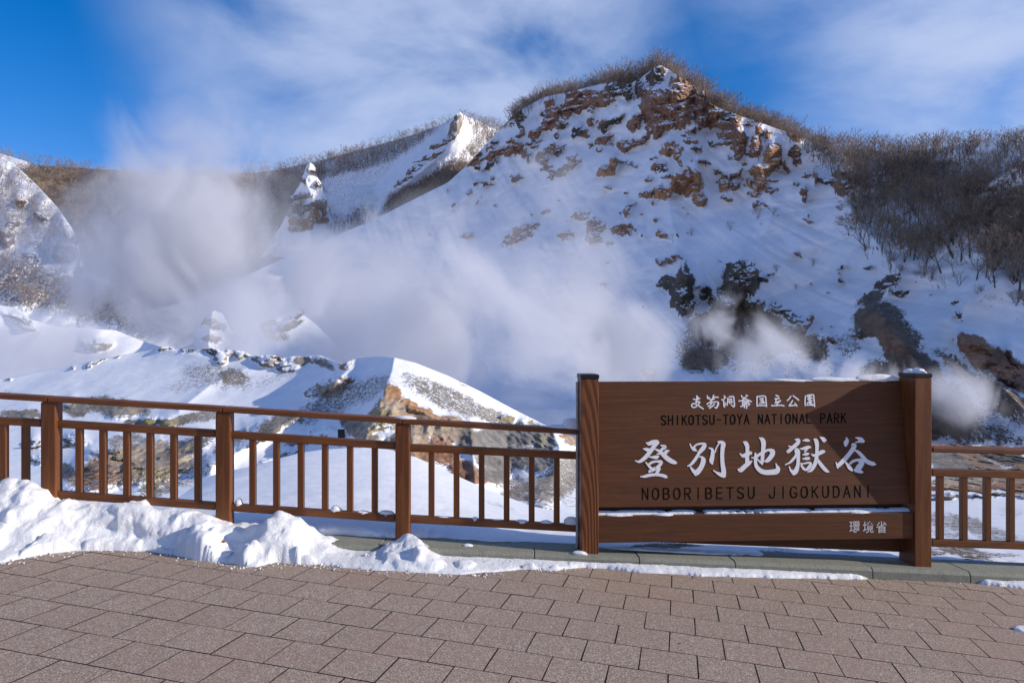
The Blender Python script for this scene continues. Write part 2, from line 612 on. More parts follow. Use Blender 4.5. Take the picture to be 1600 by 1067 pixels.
        vv = vf + (vc - vf) * t / (s.rows - 1)
        return at(u, vv, Y)


def cols(a, b, step, lo=-500, hi=2100, coarse=14):
    return np.concatenate([np.arange(lo, a, coarse), np.arange(a, b, step), np.arange(b, hi, coarse)])


# the great mountain
CREST_C = [(-500, 640), (300, 470), (440, 405), (520, 370), (580, 345), (620, 325), (660, 305), (700, 285), (730, 258), (760, 225), (785, 198), (812, 172), (850, 152),
           (900, 141), (940, 131), (962, 127), (985, 131), (1005, 119), (1022, 106), (1032, 102), (1045, 109), (1065, 123), (1083, 131), (1095, 150), (1101, 138), (1108, 160), (1130, 172),
           (1180, 189), (1230, 207), (1262, 218), (1300, 232), (1400, 236), (1500, 228), (1560, 221), (1620, 218), (1900, 240), (2100, 250)]
Z4 = '''
100 425 35 22 -30 b;185 410 35 16 -30 b;255 385 33 20 -30 b;240 265 30 20 -40 d;285 260 13 42 10 d;335 325 24 18 -20 b;395 205 10 18 0 b;400 285 38 16 -25 b
460 230 34 26 -30 b;520 198 34 26 -20 b;600 182 40 28 -10 b;660 130 38 28 -10 d;692 162 12 28 0 d;550 275 14 10 0 b;410 392 50 9 -18 b;372 430 18 22 -30 b
445 470 60 11 -25 b;492 430 24 8 -50 b;505 315 10 20 20 d;455 290 10 14 0 d;430 330 8 14 0 d;630 290 34 12 -30 d;612 342 30 12 -20 b;722 275 22 20 -40 b
740 150 16 30 0 d;810 92 40 26 -45 d;838 222 72 72 0 b 1.15;905 130 36 42 10 b;925 170 32 42 0 b;870 262 60 26 -10 b;735 345 46 16 -15 b;692 372 20 13 0 b;820 305 18 16 0 b
992 150 14 28 0 d;988 190 18 30 0 b;1012 235 44 50 10 b;1052 240 18 22 0 o;1055 292 34 12 10 b;1108 340 50 26 5 b;1142 382 22 20 0 b;1100 262 38 20 20 d;1125 290 18 18 0 b
1195 265 28 14 20 b;1210 308 10 28 0 b;1205 370 18 32 0 r;1242 325 11 14 0 o;1345 335 32 22 10 o;1362 405 20 28 0 b;1266 420 26 52 10 o;1308 445 9 18 0 b
870 385 34 22 -10 o;905 400 12 22 0 o;910 440 12 8 0 o;620 455 42 14 -45 o;650 435 10 10 0 o;620 530 14 6 0 o;780 500 14 7 0 b;855 540 42 10 -25 o
830 560 11 16 0 o;908 500 34 26 20 o;938 530 18 26 0 o;977 505 16 38 0 o;985 572 20 22 0 o;840 485 15 5 0 b;785 575 15 15 0 o;690 625 11 14 0 o
1070 520 12 28 0 o;1055 475 8 12 0 b;1110 520 17 14 0 b;1085 575 18 7 0 o;1165 520 15 18 0 o;1215 490 32 32 20 o;1225 530 22 22 0 o;1195 555 12 14 0 o
1210 598 9 12 0 b;1180 475 20 10 0 o;1428 490 8 28 0 b;1478 508 34 16 10 d;1541 505 36 50 0 b;1516 610 8 8 0 b;1405 665 10 5 0 b;1395 578 6 6 0 b
830 713 26 15 30 o;800 652 10 5 0 o;690 688 46 18 -5 b .8;575 690 32 24 0 b .8;570 735 30 13 0 b .8;520 640 30 16 0 b .8;455 720 22 12 0 b .7;280 710 68 26 -30 b .7
375 625 18 9 0 b .7;640 745 20 8 0 g .8;70 715 22 9 0 b .8;850 817 20 7 0 b;885 806 10 5 0 b;920 930 34 82 0 d;875 905 34 18 0 d;930 1010 26 22 0 d
1150 885 44 56 0 d;1108 965 54 54 0 d;1232 890 18 16 0 d;1010 930 14 9 0 d;1000 962 12 18 0 d;1368 796 22 6 10 b;1120 840 24 10 0 d;1535 848 8 5 0 d;1545 885 10 4 0 d
600 905 16 4 0 g .7;620 820 18 6 0 g .7;180 600 6 3 0 d;115 590 5 3 0 d;35 606 8 4 0 d;340 380 12 5 0 d;440 400 8 4 0 d;310 430 6 8 0 d
765 560 12 6 -20 b;705 600 20 4 -10 d .8;960 470 20 6 20 b;1040 360 14 5 0 b;975 375 22 7 0 b;700 435 30 5 5 g .8;1290 300 10 8 0 b;1325 470 6 10 0 b
'''
Z5 = '''
300 165 34 70 5 d;250 150 26 26 0 d;325 240 20 36 0 d;530 140 62 56 0 d;480 225 56 36 0 d;400 190 18 26 0 d;700 265 66 16 28 d;765 320 16 50 30 b
600 235 60 20 10 d;560 110 30 20 0 b;220 68 16 8 0 b;290 54 18 5 0 b;180 485 24 26 0 o
450 330 90 60 -30 w .95;350 400 70 90 20 w .75;620 340 120 70 20 w .85;520 440 180 60 0 w .6;150 500 90 40 0 w .5
1090 140 56 20 -20 d .85;1020 205 70 20 -25 s 1;1130 180 30 16 0 d .85;1060 250 90 40 20 s .95;1130 330 120 50 35 s .92;1100 380 100 34 30 b .75;1240 470 120 34 42 s .9
930 380 60 60 0 s .62;1000 330 60 30 0 s .8;985 345 40 14 0 d .7;1350 230 14 10 0 d;1362 270 10 12 0 d;1400 360 50 16 10 b;1410 400 74 34 25 b 1;1500 470 90 30 28 b 1
1560 500 80 30 30 b .9;1570 460 44 12 20 d;1445 400 50 10 35 d;1540 430 12 24 0 d;1380 500 160 30 40 s .9;1480 590 120 26 45 s .85;1500 640 100 60 45 s .6
1350 600 140 60 42 w .95;1300 680 160 70 30 w .8;1450 720 160 40 10 s .8;1600 560 100 60 0 s .5;870 360 20 12 0 b .8;1000 90 14 6 0 d;905 96 6 6 0 d;910 132 8 4 0 d
860 470 60 40 0 w .5;740 470 80 60 0 w .5
'''


def conv(txt, ox, oy, s, k=1.0):
    out = []
    for ln in txt.strip().splitlines():
        for it in ln.split(';'):
            q = it.split()
            if len(q) < 6:
                continue
            out.append('%.1f %.1f %.1f %.1f %s %s %s' % (ox + float(q[0]) / s, oy + float(q[1]) / s, float(q[2]) / s * k, float(q[3]) / s * k, q[4], q[5], q[6] if len(q) > 6 else '1'))
    return ';'.join(out) + '\n'


rr = random.Random(77)
EXTRA = ''
for _ in range(150):
    f_ = rr.random()
    if f_ < .6:
        q_ = (rr.uniform(720, 1010), 0); v_ = 145 + (1010 - q_[0]) * .22 + rr.uniform(-6, 95)
    else:
        q_ = (rr.uniform(1000, 1260), 0); v_ = 170 + max(0, q_[0] - 1130) * .3 + rr.uniform(0, 130)
    w_ = rr.uniform(2.5, 8)
    EXTRA += '%.0f %.0f %.1f %.1f %.0f %s %.2f;' % (q_[0], v_, w_, w_ * rr.uniform(.35, .8), rr.uniform(-50, 15), rr.choice('bbdbr'), rr.uniform(.6, 1))
for _ in range(60):
    EXTRA += '%.0f %.0f %.1f %.1f 0 d .9;' % (rr.uniform(640, 1560), rr.uniform(300, 520), rr.uniform(1.2, 2.6), rr.uniform(.8, 1.5))
EXTRA += ('1046 172 30 26 0 b 1.2;1075 150 18 22 10 b 1.1;1028 196 18 10 0 b 1.1;1108 178 16 20 0 b 1.1;1140 205 16 10 20 b 1;908 152 22 11 -15 b 1.1;940 150 16 11 -10 b 1.1;870 178 16 10 -30 b 1;1085 285 16 12 0 o 1.1;1060 282 14 6 -20 o 1;1205 250 9 20 5 o 1.1;1185 270 14 14 10 o 1.1;'
          '1105 515 34 24 0 w 1.35;1135 505 40 22 0 w 1.3;1190 500 44 18 20 w 1.25;1170 540 50 26 0 w 1.15;1100 560 40 24 0 w 1.0;1230 530 34 22 0 w 1.0;1270 545 30 24 0 w .9;'
          '1385 520 46 22 38 B 1.3;1410 548 54 22 38 w 1.3;1360 500 30 18 0 w 1.2;1440 590 60 24 42 w 1.2;1395 600 60 40 0 w 1.1;1480 640 60 40 40 w 1.15;1430 665 60 30 0 w 1.1;'
          '1545 560 46 22 28 B 1.3;1590 590 40 20 30 B 1.3;1520 535 30 14 20 B 1.2;1560 620 60 24 40 w .95;')
WOODS = EXTRA + '1500 290 170 70 8 w .55;1400 260 160 50 10 w .62;1640 330 140 90 0 w .55;1480 370 150 50 15 w .36;1330 245 80 24 10 w .7;'
mountain = Sheet('mountain', cols(560, 1640, 1.9), [(-500, 720), (2100, 720)], CREST_C,
                 [(-500, 210), (300, 140), (800, 103), (1200, 79), (1457, 64), (2100, 50)],
                 [(-500, 220), (300, 180), (580, 218), (700, 232), (800, 231), (1030, 206), (1250, 165), (1450, 128), (1600, 108), (2100, 75)],
                 370, .92, TERR, conv(Z4, 700, 80, 2.5, 1.12) + conv(Z5, 940, 380, 2.424) + WOODS,
                 ridges=[([(1032, 102), (1050, 190), (1040, 290), (1060, 400), (1065, 500)], 7, 50), ([(1150, 180), (1190, 270), (1210, 330), (1170, 420), (1180, 520)], 6, 50),
                         ([(962, 127), (900, 250), (860, 330), (830, 420), (900, 520)], 4, 60), ([(1310, 255), (1330, 330), (1410, 430), (1370, 480), (1450, 590), (1560, 700)], 7, 36),
                         ([(830, 160), (790, 260), (700, 330)], 5, 30), ([(1560, 440), (1480, 500), (1560, 600), (1640, 680)], 7, 26), ([(1600, 250), (1500, 330)], 5, 50)],
                 noise=[(45, 9.0, 3, False), (17, 4.6, 3, True), (5, .8, 3, False), (1.6, .15, 2, False)], rockamp=2.6, cliff=.95, leak=.93, seed=1, footz=-13, warp=10, gully=(5.0, 1.1))

# the wooded hill behind, with its snowy peak and pinnacle
back_hill = Sheet('back_hill', cols(-40, 860, 2.6), [(-500, 620), (2100, 620)],
                  [(-500, 205), (-100, 226), (0, 240), (60, 258), (180, 266), (300, 274), (400, 270), (440, 264), (500, 251), (540, 240), (600, 224), (660, 206), (696, 192),
                   (712, 180), (719, 175), (728, 181), (750, 190), (775, 202), (830, 215), (1000, 260), (2100, 500)],
                  [(-500, 130), (2100, 130)], [(-500, 300), (430, 300), (520, 290), (719, 262), (830, 300), (2100, 320)], 180, .9, TERR,
                  '712 200 18 7 -60 e;700 218 20 5 -35 e;684 228 14 4 -20 b;672 246 24 4 -15 b;650 262 16 4 -35 b;632 280 18 3 -35 b;716 182 6 5 0 d;460 322 1 1 0 d'
                  ';560 290 130 50 -20 w .50;560 246 200 26 -15 w .66;200 390 280 150 0 w .92;700 240 60 30 0 w .3;400 310 120 70 0 w .88;120 300 140 60 0 w .95;780 230 50 30 0 w .8;690 290 80 28 -28 w .95;640 310 50 24 -25 w .9;700 205 26 12 -50 n 1;672 232 30 16 -45 n 1;640 258 34 16 -45 n 1;612 280 26 10 -40 n .9;735 198 22 18 40 n 1;745 222 16 14 40 n .9',
                  ridges=[([(719, 175), (712, 215), (680, 250), (630, 290), (590, 330)], 20, 22), ([(180, 266), (240, 360), (200, 460)], 12, 50)],
                  noise=[(60, 12, 3, False), (18, 3.5, 3, True), (6, .8, 2, False)], rockamp=3.0, cliff=.9, leak=.95, seed=3, back=120, footz=-13)

pinnacle = Sheet('rock_pinnacle', cols(415, 545, 1.3, 395, 565, 4), [(395, 402), (565, 402)],
                 [(395, 395), (420, 378), (436, 358), (446, 338), (449, 322), (452, 308), (458, 305), (463, 296), (468, 290), (471, 277), (475, 271), (478, 259), (484, 254), (489, 257), (493, 263), (496, 278), (502, 286), (505, 300),
                  (511, 308), (513, 330), (521, 346), (535, 366), (550, 388), (565, 398)],
                 [(395, 238), (485, 222), (565, 238)], [(395, 250), (485, 236), (565, 250)], 130, 1, TERR,
                 '459 322 10 12 0 d;474 306 14 4 -10 d;477 322 14 7 0 d;490 334 8 16 10 o;466 344 13 8 0 b;500 318 12 8 0 d;451 330 7 9 0 g;488 269 9 3 20 b;483 350 9 8 0 b;505 342 8 6 0 b;470 330 5 8 0 d;494 290 5 3 0 b;476 284 4 3 0 d;510 330 4 8 0 b;468 358 20 5 0 s .8',
                 ridges=[([(484, 254), (478, 285), (488, 310), (482, 345), (488, 390)], 5, 14), ([(502, 286), (507, 340)], 3, 7), ([(455, 306), (462, 350)], 3, 8)], noise=[(12, 2.5, 3, True), (4, 1.0, 3, False)], rockamp=3.0, cliff=.9, leak=.93, seed=41, back=18, warp=7)
left_hill = Sheet('left_hill', cols(-60, 330, 2.2), [(-500, 640), (2100, 640)],
                  [(-500, 120), (-100, 205), (0, 243), (28, 262), (58, 290), (88, 322), (112, 356), (124, 384), (122, 400), (140, 428), (190, 446), (215, 470), (240, 505), (280, 530), (330, 560), (420, 620), (2100, 636)],
                  [(-500, 100), (2100, 112)], [(-500, 190), (0, 184), (120, 158), (240, 130), (420, 116), (2100, 114)], 200, .95, TERR,
                  '8 372 14 12 30 b;102 396 18 14 -20 e;104 384 12 10 0 o .9;30 318 8 6 0 b .8;112 372 12 6 20 g .8;60 340 10 4 20 d .8;20 350 12 6 -20 d .8;50 400 14 5 20 d .8;130 420 16 5 -30 g .7;150 360 8 4 0 d .8'
                  ';20 300 70 60 0 w .50;60 360 70 60 0 w .52;30 440 80 50 20 w .72;140 470 90 34 20 w .75;190 460 60 20 -20 w .8;90 420 60 20 20 w .5;230 500 60 30 0 w .7;-80 330 100 100 0 w .55;-300 300 180 170 0 w .55',
                  ridges=[([(124, 384), (100, 440)], 3, 24)],
                  noise=[(30, 5, 3, False), (9, 2.0, 3, True), (3, .5, 2, False)], rockamp=2.0, cliff=.9, leak=.95, seed=5, footz=-13)

small_ridge = Sheet('small_ridge', cols(-40, 640, 2.2), [(-500, 640), (640, 645), (760, 760), (2100, 760)],
                    [(-500, 466), (-100, 470), (0, 477), (25, 481), (48, 499), (90, 511), (140, 513), (180, 516), (220, 532), (270, 548), (300, 538), (313, 508), (322, 491), (335, 485), (348, 490), (358, 512), (374, 535),
                     (396, 524), (410, 504), (422, 498), (446, 494), (472, 490), (495, 508), (525, 540), (600, 600), (700, 640), (760, 742), (2100, 745)],
                    [(-500, 60), (2100, 62)], [(-500, 72), (2100, 72)], 70, 1, TERR_MID,
                    '322 500 14 5 0 y;340 508 12 5 0 y;330 530 14 6 0 e .8;420 502 20 8 -10 y;440 510 30 6 -12 g;462 492 12 4 -20 d;430 525 26 12 0 s .7;150 538 24 8 0 y;40 512 20 5 20 y .8;345 490 30 14 0 s .5;330 540 40 20 0 s .5;30 498 24 4 20 d .7',
                    ridges=[([(332, 479), (325, 540)], 3, 12), ([(472, 486), (430, 520)], 2.5, 12)], noise=[(8, 1.2, 3, False), (2, .3, 2, False)], rockamp=.9, cliff=.8, leak=.93, seed=9, back=8, footz=-13)

# the mounds of the crater, seen over and through the fence
CREST_B = [(-500, 610), (-100, 598), (0, 593), (20, 590), (50, 583), (100, 574), (150, 563), (185, 556), (200, 553), (240, 546), (252, 541), (264, 541), (274, 546), (290, 545), (305, 547), (330, 544), (345, 548), (362, 546),
           (380, 549), (395, 556), (412, 555), (428, 554), (440, 560), (458, 556), (478, 557), (500, 555), (515, 561), (535, 569), (548, 563), (560, 558), (576, 557), (600, 557), (618, 559), (650, 567), (700, 587), (750, 611),
           (800, 638), (850, 663), (880, 678), (905, 684), (950, 696), (1100, 712), (1300, 704), (1457, 692), (1530, 695), (1600, 698), (1800, 702), (2100, 704)]
BL_B = '''
257 544 9 3 0 d;290 546 10 3 0 y;345 562 13 10 -20 y;362 552 13 6 10 o;335 552 10 5 0 d;378 556 10 4 0 y;308 548 6 2 0 d;320 545 8 2 0 y;405 562 12 7 0 g;428 558 12 5 0 b
418 568 14 8 0 g;450 570 20 9 -15 g;470 562 16 6 -10 s 1;492 560 18 6 0 b .7;505 566 22 7 20 s .9;540 566 10 5 -20 b;155 563 22 3 -28 d .9;183 554 8 2 -10 d;113 574 3 2 0 d;5 592 12 3 -5 y
525 600 16 12 -10 e;537 593 14 6 0 b;502 604 9 9 0 y;486 614 9 6 -10 g;515 612 30 16 0 s .8;560 612 62 20 -20 s .66;500 640 66 20 -18 s .7;440 660 50 14 -25 s .85;400 680 40 12 -25 d .7
340 588 66 22 10 s .62;300 600 60 12 -8 s .55;365 590 30 14 0 s .8;430 590 40 10 -20 s .5;180 635 60 16 5 s .9;120 640 26 12 0 s .9;190 645 22 10 0 e .6;30 648 40 8 0 s .9;5 612 40 6 5 s .5;55 655 40 6 0 y .6
110 632 8 5 0 y .9;232 656 13 6 -10 y 1;262 658 16 7 0 y .9;210 662 24 5 -4 s 1;290 655 24 8 -10 s .95;320 650 30 10 -20 s .8;280 700 60 12 -22 s .9;310 690 30 12 -20 d .75;200 690 40 14 0 s .75;230 720 90 34 -5 E .95;150 745 60 20 0 B .8
608 612 10 12 0 O 1.05;618 612 12 9 30 O 1.05;640 632 22 8 35 O 1.05;668 645 22 7 22 O 1.05;700 655 24 6 15 O 1.05;612 640 26 20 0 E 1.38;598 652 22 22 0 y .9;650 662 34 22 0 E 1.38;700 672 28 22 0 E 1.38;560 668 26 16 0 E 1.12
548 660 18 8 0 G 1.25;578 690 22 14 0 E 1.12;640 690 34 18 0 E 1.25;716 668 26 16 20 E 1.25;690 705 30 22 30 R 1.05;725 735 26 16 20 R 1.05;745 752 20 8 0 R 1.05;660 708 24 14 30 O 1.05;740 690 22 20 0 G 1.25;780 680 34 22 0 G 1.19
820 680 34 18 0 G 1.12;850 690 20 20 0 G 1.12;790 715 50 22 0 G 1.19;840 715 34 20 0 G 1.06;770 740 30 14 0 G 1.12;790 656 14 6 0 y 1;822 660 14 5 0 y .9;845 690 10 12 -30 y .7;890 682 18 5 10 O 0.88;900 690 20 8 0 E 0.88
700 622 74 20 24 s .74;660 605 34 14 24 s .66;760 645 44 14 26 s .76;640 590 20 6 20 s .6;740 628 60 8 26 s .6;720 600 12 2 20 d .5
860 760 60 26 -20 s .82;820 770 50 16 -10 s .85;890 730 40 24 -25 s .8;845 785 20 12 0 e .6;800 755 40 8 0 s .7;820 795 60 10 0 s .6;895 775 30 20 0 s .5
120 690 22 6 0 d .8;108 685 12 6 -20 d 1;55 690 12 5 0 d .9;55 697 14 3 0 d 1;62 718 12 5 0 g .9;180 735 60 24 -8 s 1;150 730 40 18 0 b .7;190 745 30 12 0 e .7;130 760 40 20 0 b .55;235 745 30 14 -12 y .7;170 712 30 6 10 g .9
185 717 7 4 0 d 1;205 728 8 4 0 d 1;100 738 20 16 0 s .9;250 760 40 14 -10 s .8;215 770 16 6 0 d .8;180 705 10 3 0 d 1;250 740 14 5 -20 y .9;300 740 40 20 -30 s .6;420 720 40 5 -28 y 1;405 728 30 4 -28 d 1;455 706 30 6 -22 y .9
340 712 30 10 -30 g .75;280 728 30 8 -18 d .6;360 690 40 14 -25 s .7;470 690 34 8 0 s .8;500 680 40 10 0 y .7;500 700 60 8 0 g .6
1450 695 60 5 0 B 1.4;1530 698 70 5 2 B 1.4;1620 702 60 5 2 B 1.4;1500 722 80 20 15 s .95;1540 730 60 14 30 B 1.1;1590 735 34 6 -20 O 1.1;1480 730 40 6 10 s .7;1570 715 60 14 20 D .95
1530 752 110 7 0 E 1.4;1530 763 110 5 0 B 1.3;1540 774 110 3 0 D .8;1560 745 90 4 0 G 1.1;1620 760 60 12 0 B 1.2
1475 815 40 14 20 s .7;1520 820 50 14 20 s .75;1560 838 60 16 20 s .7;1500 845 60 14 20 s .65;1580 800 30 10 0 s .5;1420 840 60 30 0 s .5;1600 770 30 3 0 s .7
'''
mounds = Sheet('mounds', cols(-20, 1640, 1.8), [(-500, 850), (900, 850), (1457, 862), (2100, 862)], CREST_B, [(-500, 15), (600, 15), (905, 14), (1457, 11), (2100, 11)],
               [(-500, 46), (0, 44), (260, 46), (500, 42), (560, 38), (618, 33), (850, 36), (1000, 44), (1457, 46), (2100, 46)], 190, 1.15, TERR_MID, BL_B,
               ridges=[([(616, 559), (612, 580), (604, 600), (585, 650), (570, 690)], 2.6, 60), ([(860, 665), (875, 700), (868, 735)], 3.4, 18), ([(790, 680), (800, 745)], -2.6, 30),
                       ([(735, 660), (742, 750)], 1.4, 12), ([(545, 575), (480, 640), (400, 690), (330, 730)], 2.0, 22), ([(430, 555), (330, 600), (280, 640)], 1.2, 24), ([(250, 545), (330, 560)], .8, 16)],
               noise=[(8, .8, 3, False), (2.5, .14, 3, False), (.7, .04, 2, False)], rockamp=.6, cliff=.45, leak=.90, seed=20, back=14, footz=-13, warp=7)

# the snow bank falling away just behind the kerb
A_CREST = [(-500, 800), (0, 792), (255, 786), (280, 776), (300, 762), (330, 743), (365, 734), (400, 727), (435, 716), (470, 707), (505, 702), (540, 700), (570, 699), (600, 701), (650, 714), (700, 737), (760, 764), (800, 779),
           (830, 790), (860, 797), (905, 803), (1000, 820), (1200, 832), (1457, 838), (1560, 848), (1600, 852), (2100, 856)]


def a_foot(us):
    Yk = 5.735
    x = (us - 800) / F * Yk
    return 533.5 + F * (CAMZ - (gz(x, Yk) + .055)) / Yk


near_bank = Sheet('snowfield', cols(-20, 1640, 2.4), a_foot, A_CREST, [(-500, 5.735), (1000, 5.735), (1457, 5.9), (2100, 5.95)], [(-500, 8.5), (255, 9), (400, 12), (550, 14), (700, 13), (860, 11), (905, 10), (1457, 7.6), (2100, 7.6)],
                  110, 2.1, TERR_NEAR,
                  '540 702 60 2 0 s .4;780 790 40 4 20 s .5;1500 860 60 12 15 s .8;1460 862 40 8 0 s .7;1560 868 40 4 0 s .7;1210 858 30 3 0 b .9;1330 858 20 4 0 g .9;1300 855 30 4 0 d .8;1040 852 60 4 0 s .9',
                  ridges=[], noise=[(1.6, .28, 3, False), (.45, .07, 3, False), (.16, .035, 3, True)], rockamp=.08, cliff=.3, leak=.8, seed=31, back=3, footz=None, warp=2)

gm = bpy.data.meshes.new('ground')
gs = 5000
gm.from_pydata([(-gs, -40, -13), (gs, -40, -13), (gs, gs, -13), (-gs, gs, -13)], [], [(0, 1, 2, 3)])
tag(link('ground', gm, SNOW), kind='structure')

# ------------------------------------------------------------------ pavement and kerb
pav = empty('pavement', (0, 4.5, -.2))
pav['kind'] = 'structure'


def kfront(x): return 5.36 + .03 * x
def kback(x): return 5.74 + .035 * x


xs = [-14, 14]
bv = []
for x in (-14, 14):
    for y in (-8, kback(x) - .05):
        bv += [(x, y, gz(x, y) - .0036), (x, y, gz(x, y) - .35)]
link('bedding', mesh('bedding', bv, [(0, 2, 6, 4)[::-1], (1, 3, 7, 5), (2, 3, 7, 6), (0, 1, 5, 4), (0, 1, 3, 2), (4, 5, 7, 6)]), JOINTM, pav)

TL = .300
c_dir = Vector((.9713, -.2380))
r_dir = Vector((-.2380, -.9713))
ray = Vector(((760.8 - 800) / F, 1, -(976.2 - 533.5) / F))
tt = CAMZ / (-(ray.z) - .052 * ray.x - .043 * ray.y)
ANCH = Vector((ray.x * tt, ray.y * tt))


def bevel_slab(w, d, h, b):
    vs, fs = [], []
    for z, i in ((-h, 0), (-b, 0), (0, b)):
        vs += [(-w / 2 + i, -d / 2 + i, z), (w / 2 - i, -d / 2 + i, z), (w / 2 - i, d / 2 - i, z), (-w / 2 + i, d / 2 - i, z)]
    for k in (0, 4):
        for i in range(4):
            j = (i + 1) % 4
            fs.append((k + i, k + j, k + 4 + j, k + 4 + i))
    fs.append((8, 9, 10, 11))
    return vs, fs


tile_meshes = []
for k in range(5):
    v_, f_ = bevel_slab(TL - .0052, TL - .0052, .05, .0010)
    me = mesh('paving_tile', [(x + RNG.normal(0, .0005) * (abs(x) > .1), y + RNG.normal(0, .0005), z) for x, y, z in v_], f_)
    me.materials.append(TILEM); me.materials.append(JOINTM)
    me.polygons.foreach_set('material_index', [1] * 8 + [0])
    tile_meshes.append(me)
nx, ny = .052, .043
nrm = Vector((nx, ny, 1)).normalized()
ang = math.atan2(c_dir.y, c_dir.x)
spots = []
for r in range(-14, 24):
    for k in range(-26, 30):
        off = .5 if r % 2 else 0.0
        p = ANCH + c_dir * TL * (k + off - .0) + r_dir * TL * (r - 2) + (c_dir + r_dir) * TL * .5
        if p.y > kfront(p.x) + .16 or p.y < -1 or abs(p.x) > 7:
            continue
        spots.append(p)
near, rest = [], []
for p in spots:
    u = 800 + p.x / max(p.y, .1) * F
    v = 533.5 + (CAMZ - gz(p.x, p.y)) / max(p.y, .1) * F
    (near if (-60 < u < 1660 and v < 1110) else rest).append(p)
near.sort(key=lambda p: (p.x ** 2 + p.y ** 2))
rest += near[298:]
near = near[:298]
rx = Matrix.Rotation(ang, 4, 'Z')
tilt = Vector((0, 0, 1)).rotation_difference(nrm).to_matrix().to_4x4()
inv = Matrix.Translation(-Vector(pav.location))
for i, p in enumerate(near):
    o = bpy.data.objects.new('paving_tile', tile_meshes[i % 5])
    COL.objects.link(o)
    o.parent = pav
    o.matrix_parent_inverse = inv
    jit = Matrix.Rotation(random.gauss(0, .0014), 4, 'X') @ Matrix.Rotation(random.gauss(0, .0014), 4, 'Y') @ Matrix.Rotation(random.gauss(0, .003), 4, 'Z')
    o.matrix_basis = Matrix.Translation((p.x + random.gauss(0, .0006), p.y + random.gauss(0, .0006), gz(p.x, p.y) + random.gauss(0, .0004))) @ tilt @ rx @ jit
vs, fs = [], []
v_, f_ = bevel_slab(TL - .0052, TL - .0052, .05, .0010)
for p in rest:
    M = Matrix.Translation((p.x, p.y, gz(p.x, p.y))) @ tilt @ rx
    b0 = len(vs)
    vs += [tuple(M @ Vector(q)) for q in v_]
    fs += [tuple(b0 + i for i in f) for f in f_]
o = link('paving_tiles_beyond', mesh('paving_tiles_beyond', vs, fs), TILEM, pav)
o['kind'] = 'stuff'
o.name = 'outer_paving'

kerb = empty('kerb', (0, 5.5, -.2))
kerb['kind'] = 'structure'
joints = [-9, -8, -7, -6.1, -5.1, -4.2, -3.2, -2.25] + [(u - 800) / F * 5.37 for u in (595, 835)] + [(u - 800) / F * 5.45 for u in (997, 1147, 1364, 1520)] + [4.75, 5.8, 6.9, 8.0, 9.0]
for a, b in zip(joints[:-1], joints[1:]):
    a += .003; b -= .003
    dz = random.gauss(0, .002)
    vs = []
    for x in (a, b):
        yf, yb = kfront(x) + random.gauss(0, .002), kback(x)
        zt = lambda y: gz(x, y) + .085 + dz
        vs += [(x, yf, gz(x, yf) - .15), (x, yf + .004, zt(yf) - .026), (x, yf + .028, zt(yf)), (x, yb - .006, zt(yb)), (x, yb, zt(yb) - .006), (x, yb, gz(x, yb) - .15)]
    fs = [(i, i + 6, i + 7, i + 1) for i in range(5)] + [(5, 11, 6, 0), (0, 1, 2, 3, 4, 5), (11, 10, 9, 8, 7, 6)]
    me = mesh('kerb_stone', vs, fs)
    bm = bmesh.new(); bm.from_mesh(me)
    bmesh.ops.recalc_face_normals(bm, faces=bm.faces)
    ends = [e for e in bm.edges if abs(e.verts[0].co.x - e.verts[1].co.x) < .001 and min(e.verts[0].co.z, e.verts[1].co.z) > -1]
    bmesh.ops.bevel(bm, geom=ends, offset=.004, segments=1, affect='EDGES')
    bm.to_mesh(me); bm.free()
    link('kerb_stone', me, KERBM, kerb)


# ------------------------------------------------------------------ solids
def box_mesh(name, sx, sy, sz, bev=.004, org=(0, 0, 0)):
    """box from org; local axes x width, y depth, z height"""
    bm = bmesh.new()
    bmesh.ops.create_cube(bm, size=1)
    for v in bm.verts:
        v.co = Vector(((v.co.x + .5) * sx + org[0], (v.co.y + .5) * sy + org[1], (v.co.z + .5) * sz + org[2]))
    if bev:
        bmesh.ops.bevel(bm, geom=bm.edges[:], offset=bev, segments=2, affect='EDGES', profile=.6)
    me = bpy.data.meshes.new(name)
    bm.to_mesh(me); bm.free()
    return me


def beam_obj(name, a, b, depth, height, mat, parent, bev=.004):
    """a bar from a to b (front top edge), sides vertical"""
    a, b = Vector(a), Vector(b)
    L = (b - a).length
    me = box_mesh(name, L, depth, height, bev, (0, 0, -height))
    o = link(name, me, mat)
    d = (b - a).normalized()
    yv = Vector((0, 0, 1)).cross(d).normalized()
    zv = d.cross(yv)
    M = Matrix((d, yv, zv)).transposed().to_4x4()
    M.translation = a
    o.parent = parent
    o.matrix_parent_inverse = Matrix.Translation(-Vector(parent.location))
    o.matrix_basis = M
    return o


def upright(name, x, y, z0, z1, w, d, mat, parent, rz=.03, bev=.004):
    me = box_mesh(name, w, d, z1 - z0, bev)
    o = link(name, me, mat)
    o.parent = parent
    o.matrix_parent_inverse = Matrix.Translation(-Vector(parent.location))
    o.matrix_basis = Matrix.Translation((x, y, z0)) @ Matrix.Rotation(rz, 4, 'Z')
    return o


def YF(x): return 5.555 + .03 * x          # front faces of the fence posts
TOPR = [(-400, 590), (0, 615.5), (300, 632.5), (620, 653.7), (905, 671), (1457, 698.8), (1600, 702.4), (1900, 709)]
MIDR = [(-400, 629), (0, 652.7), (100, 657), (300, 669.5), (617, 691), (643, 694.5), (906, 706.5), (1457, 733), (1600, 737), (1900, 744)]
BOTR = [(-400, 735), (0, 761), (129, 770.5), (300, 783), (365, 788), (617, 804.6), (906, 820.5), (1457, 843), (1600, 848.5), (1900, 858)]


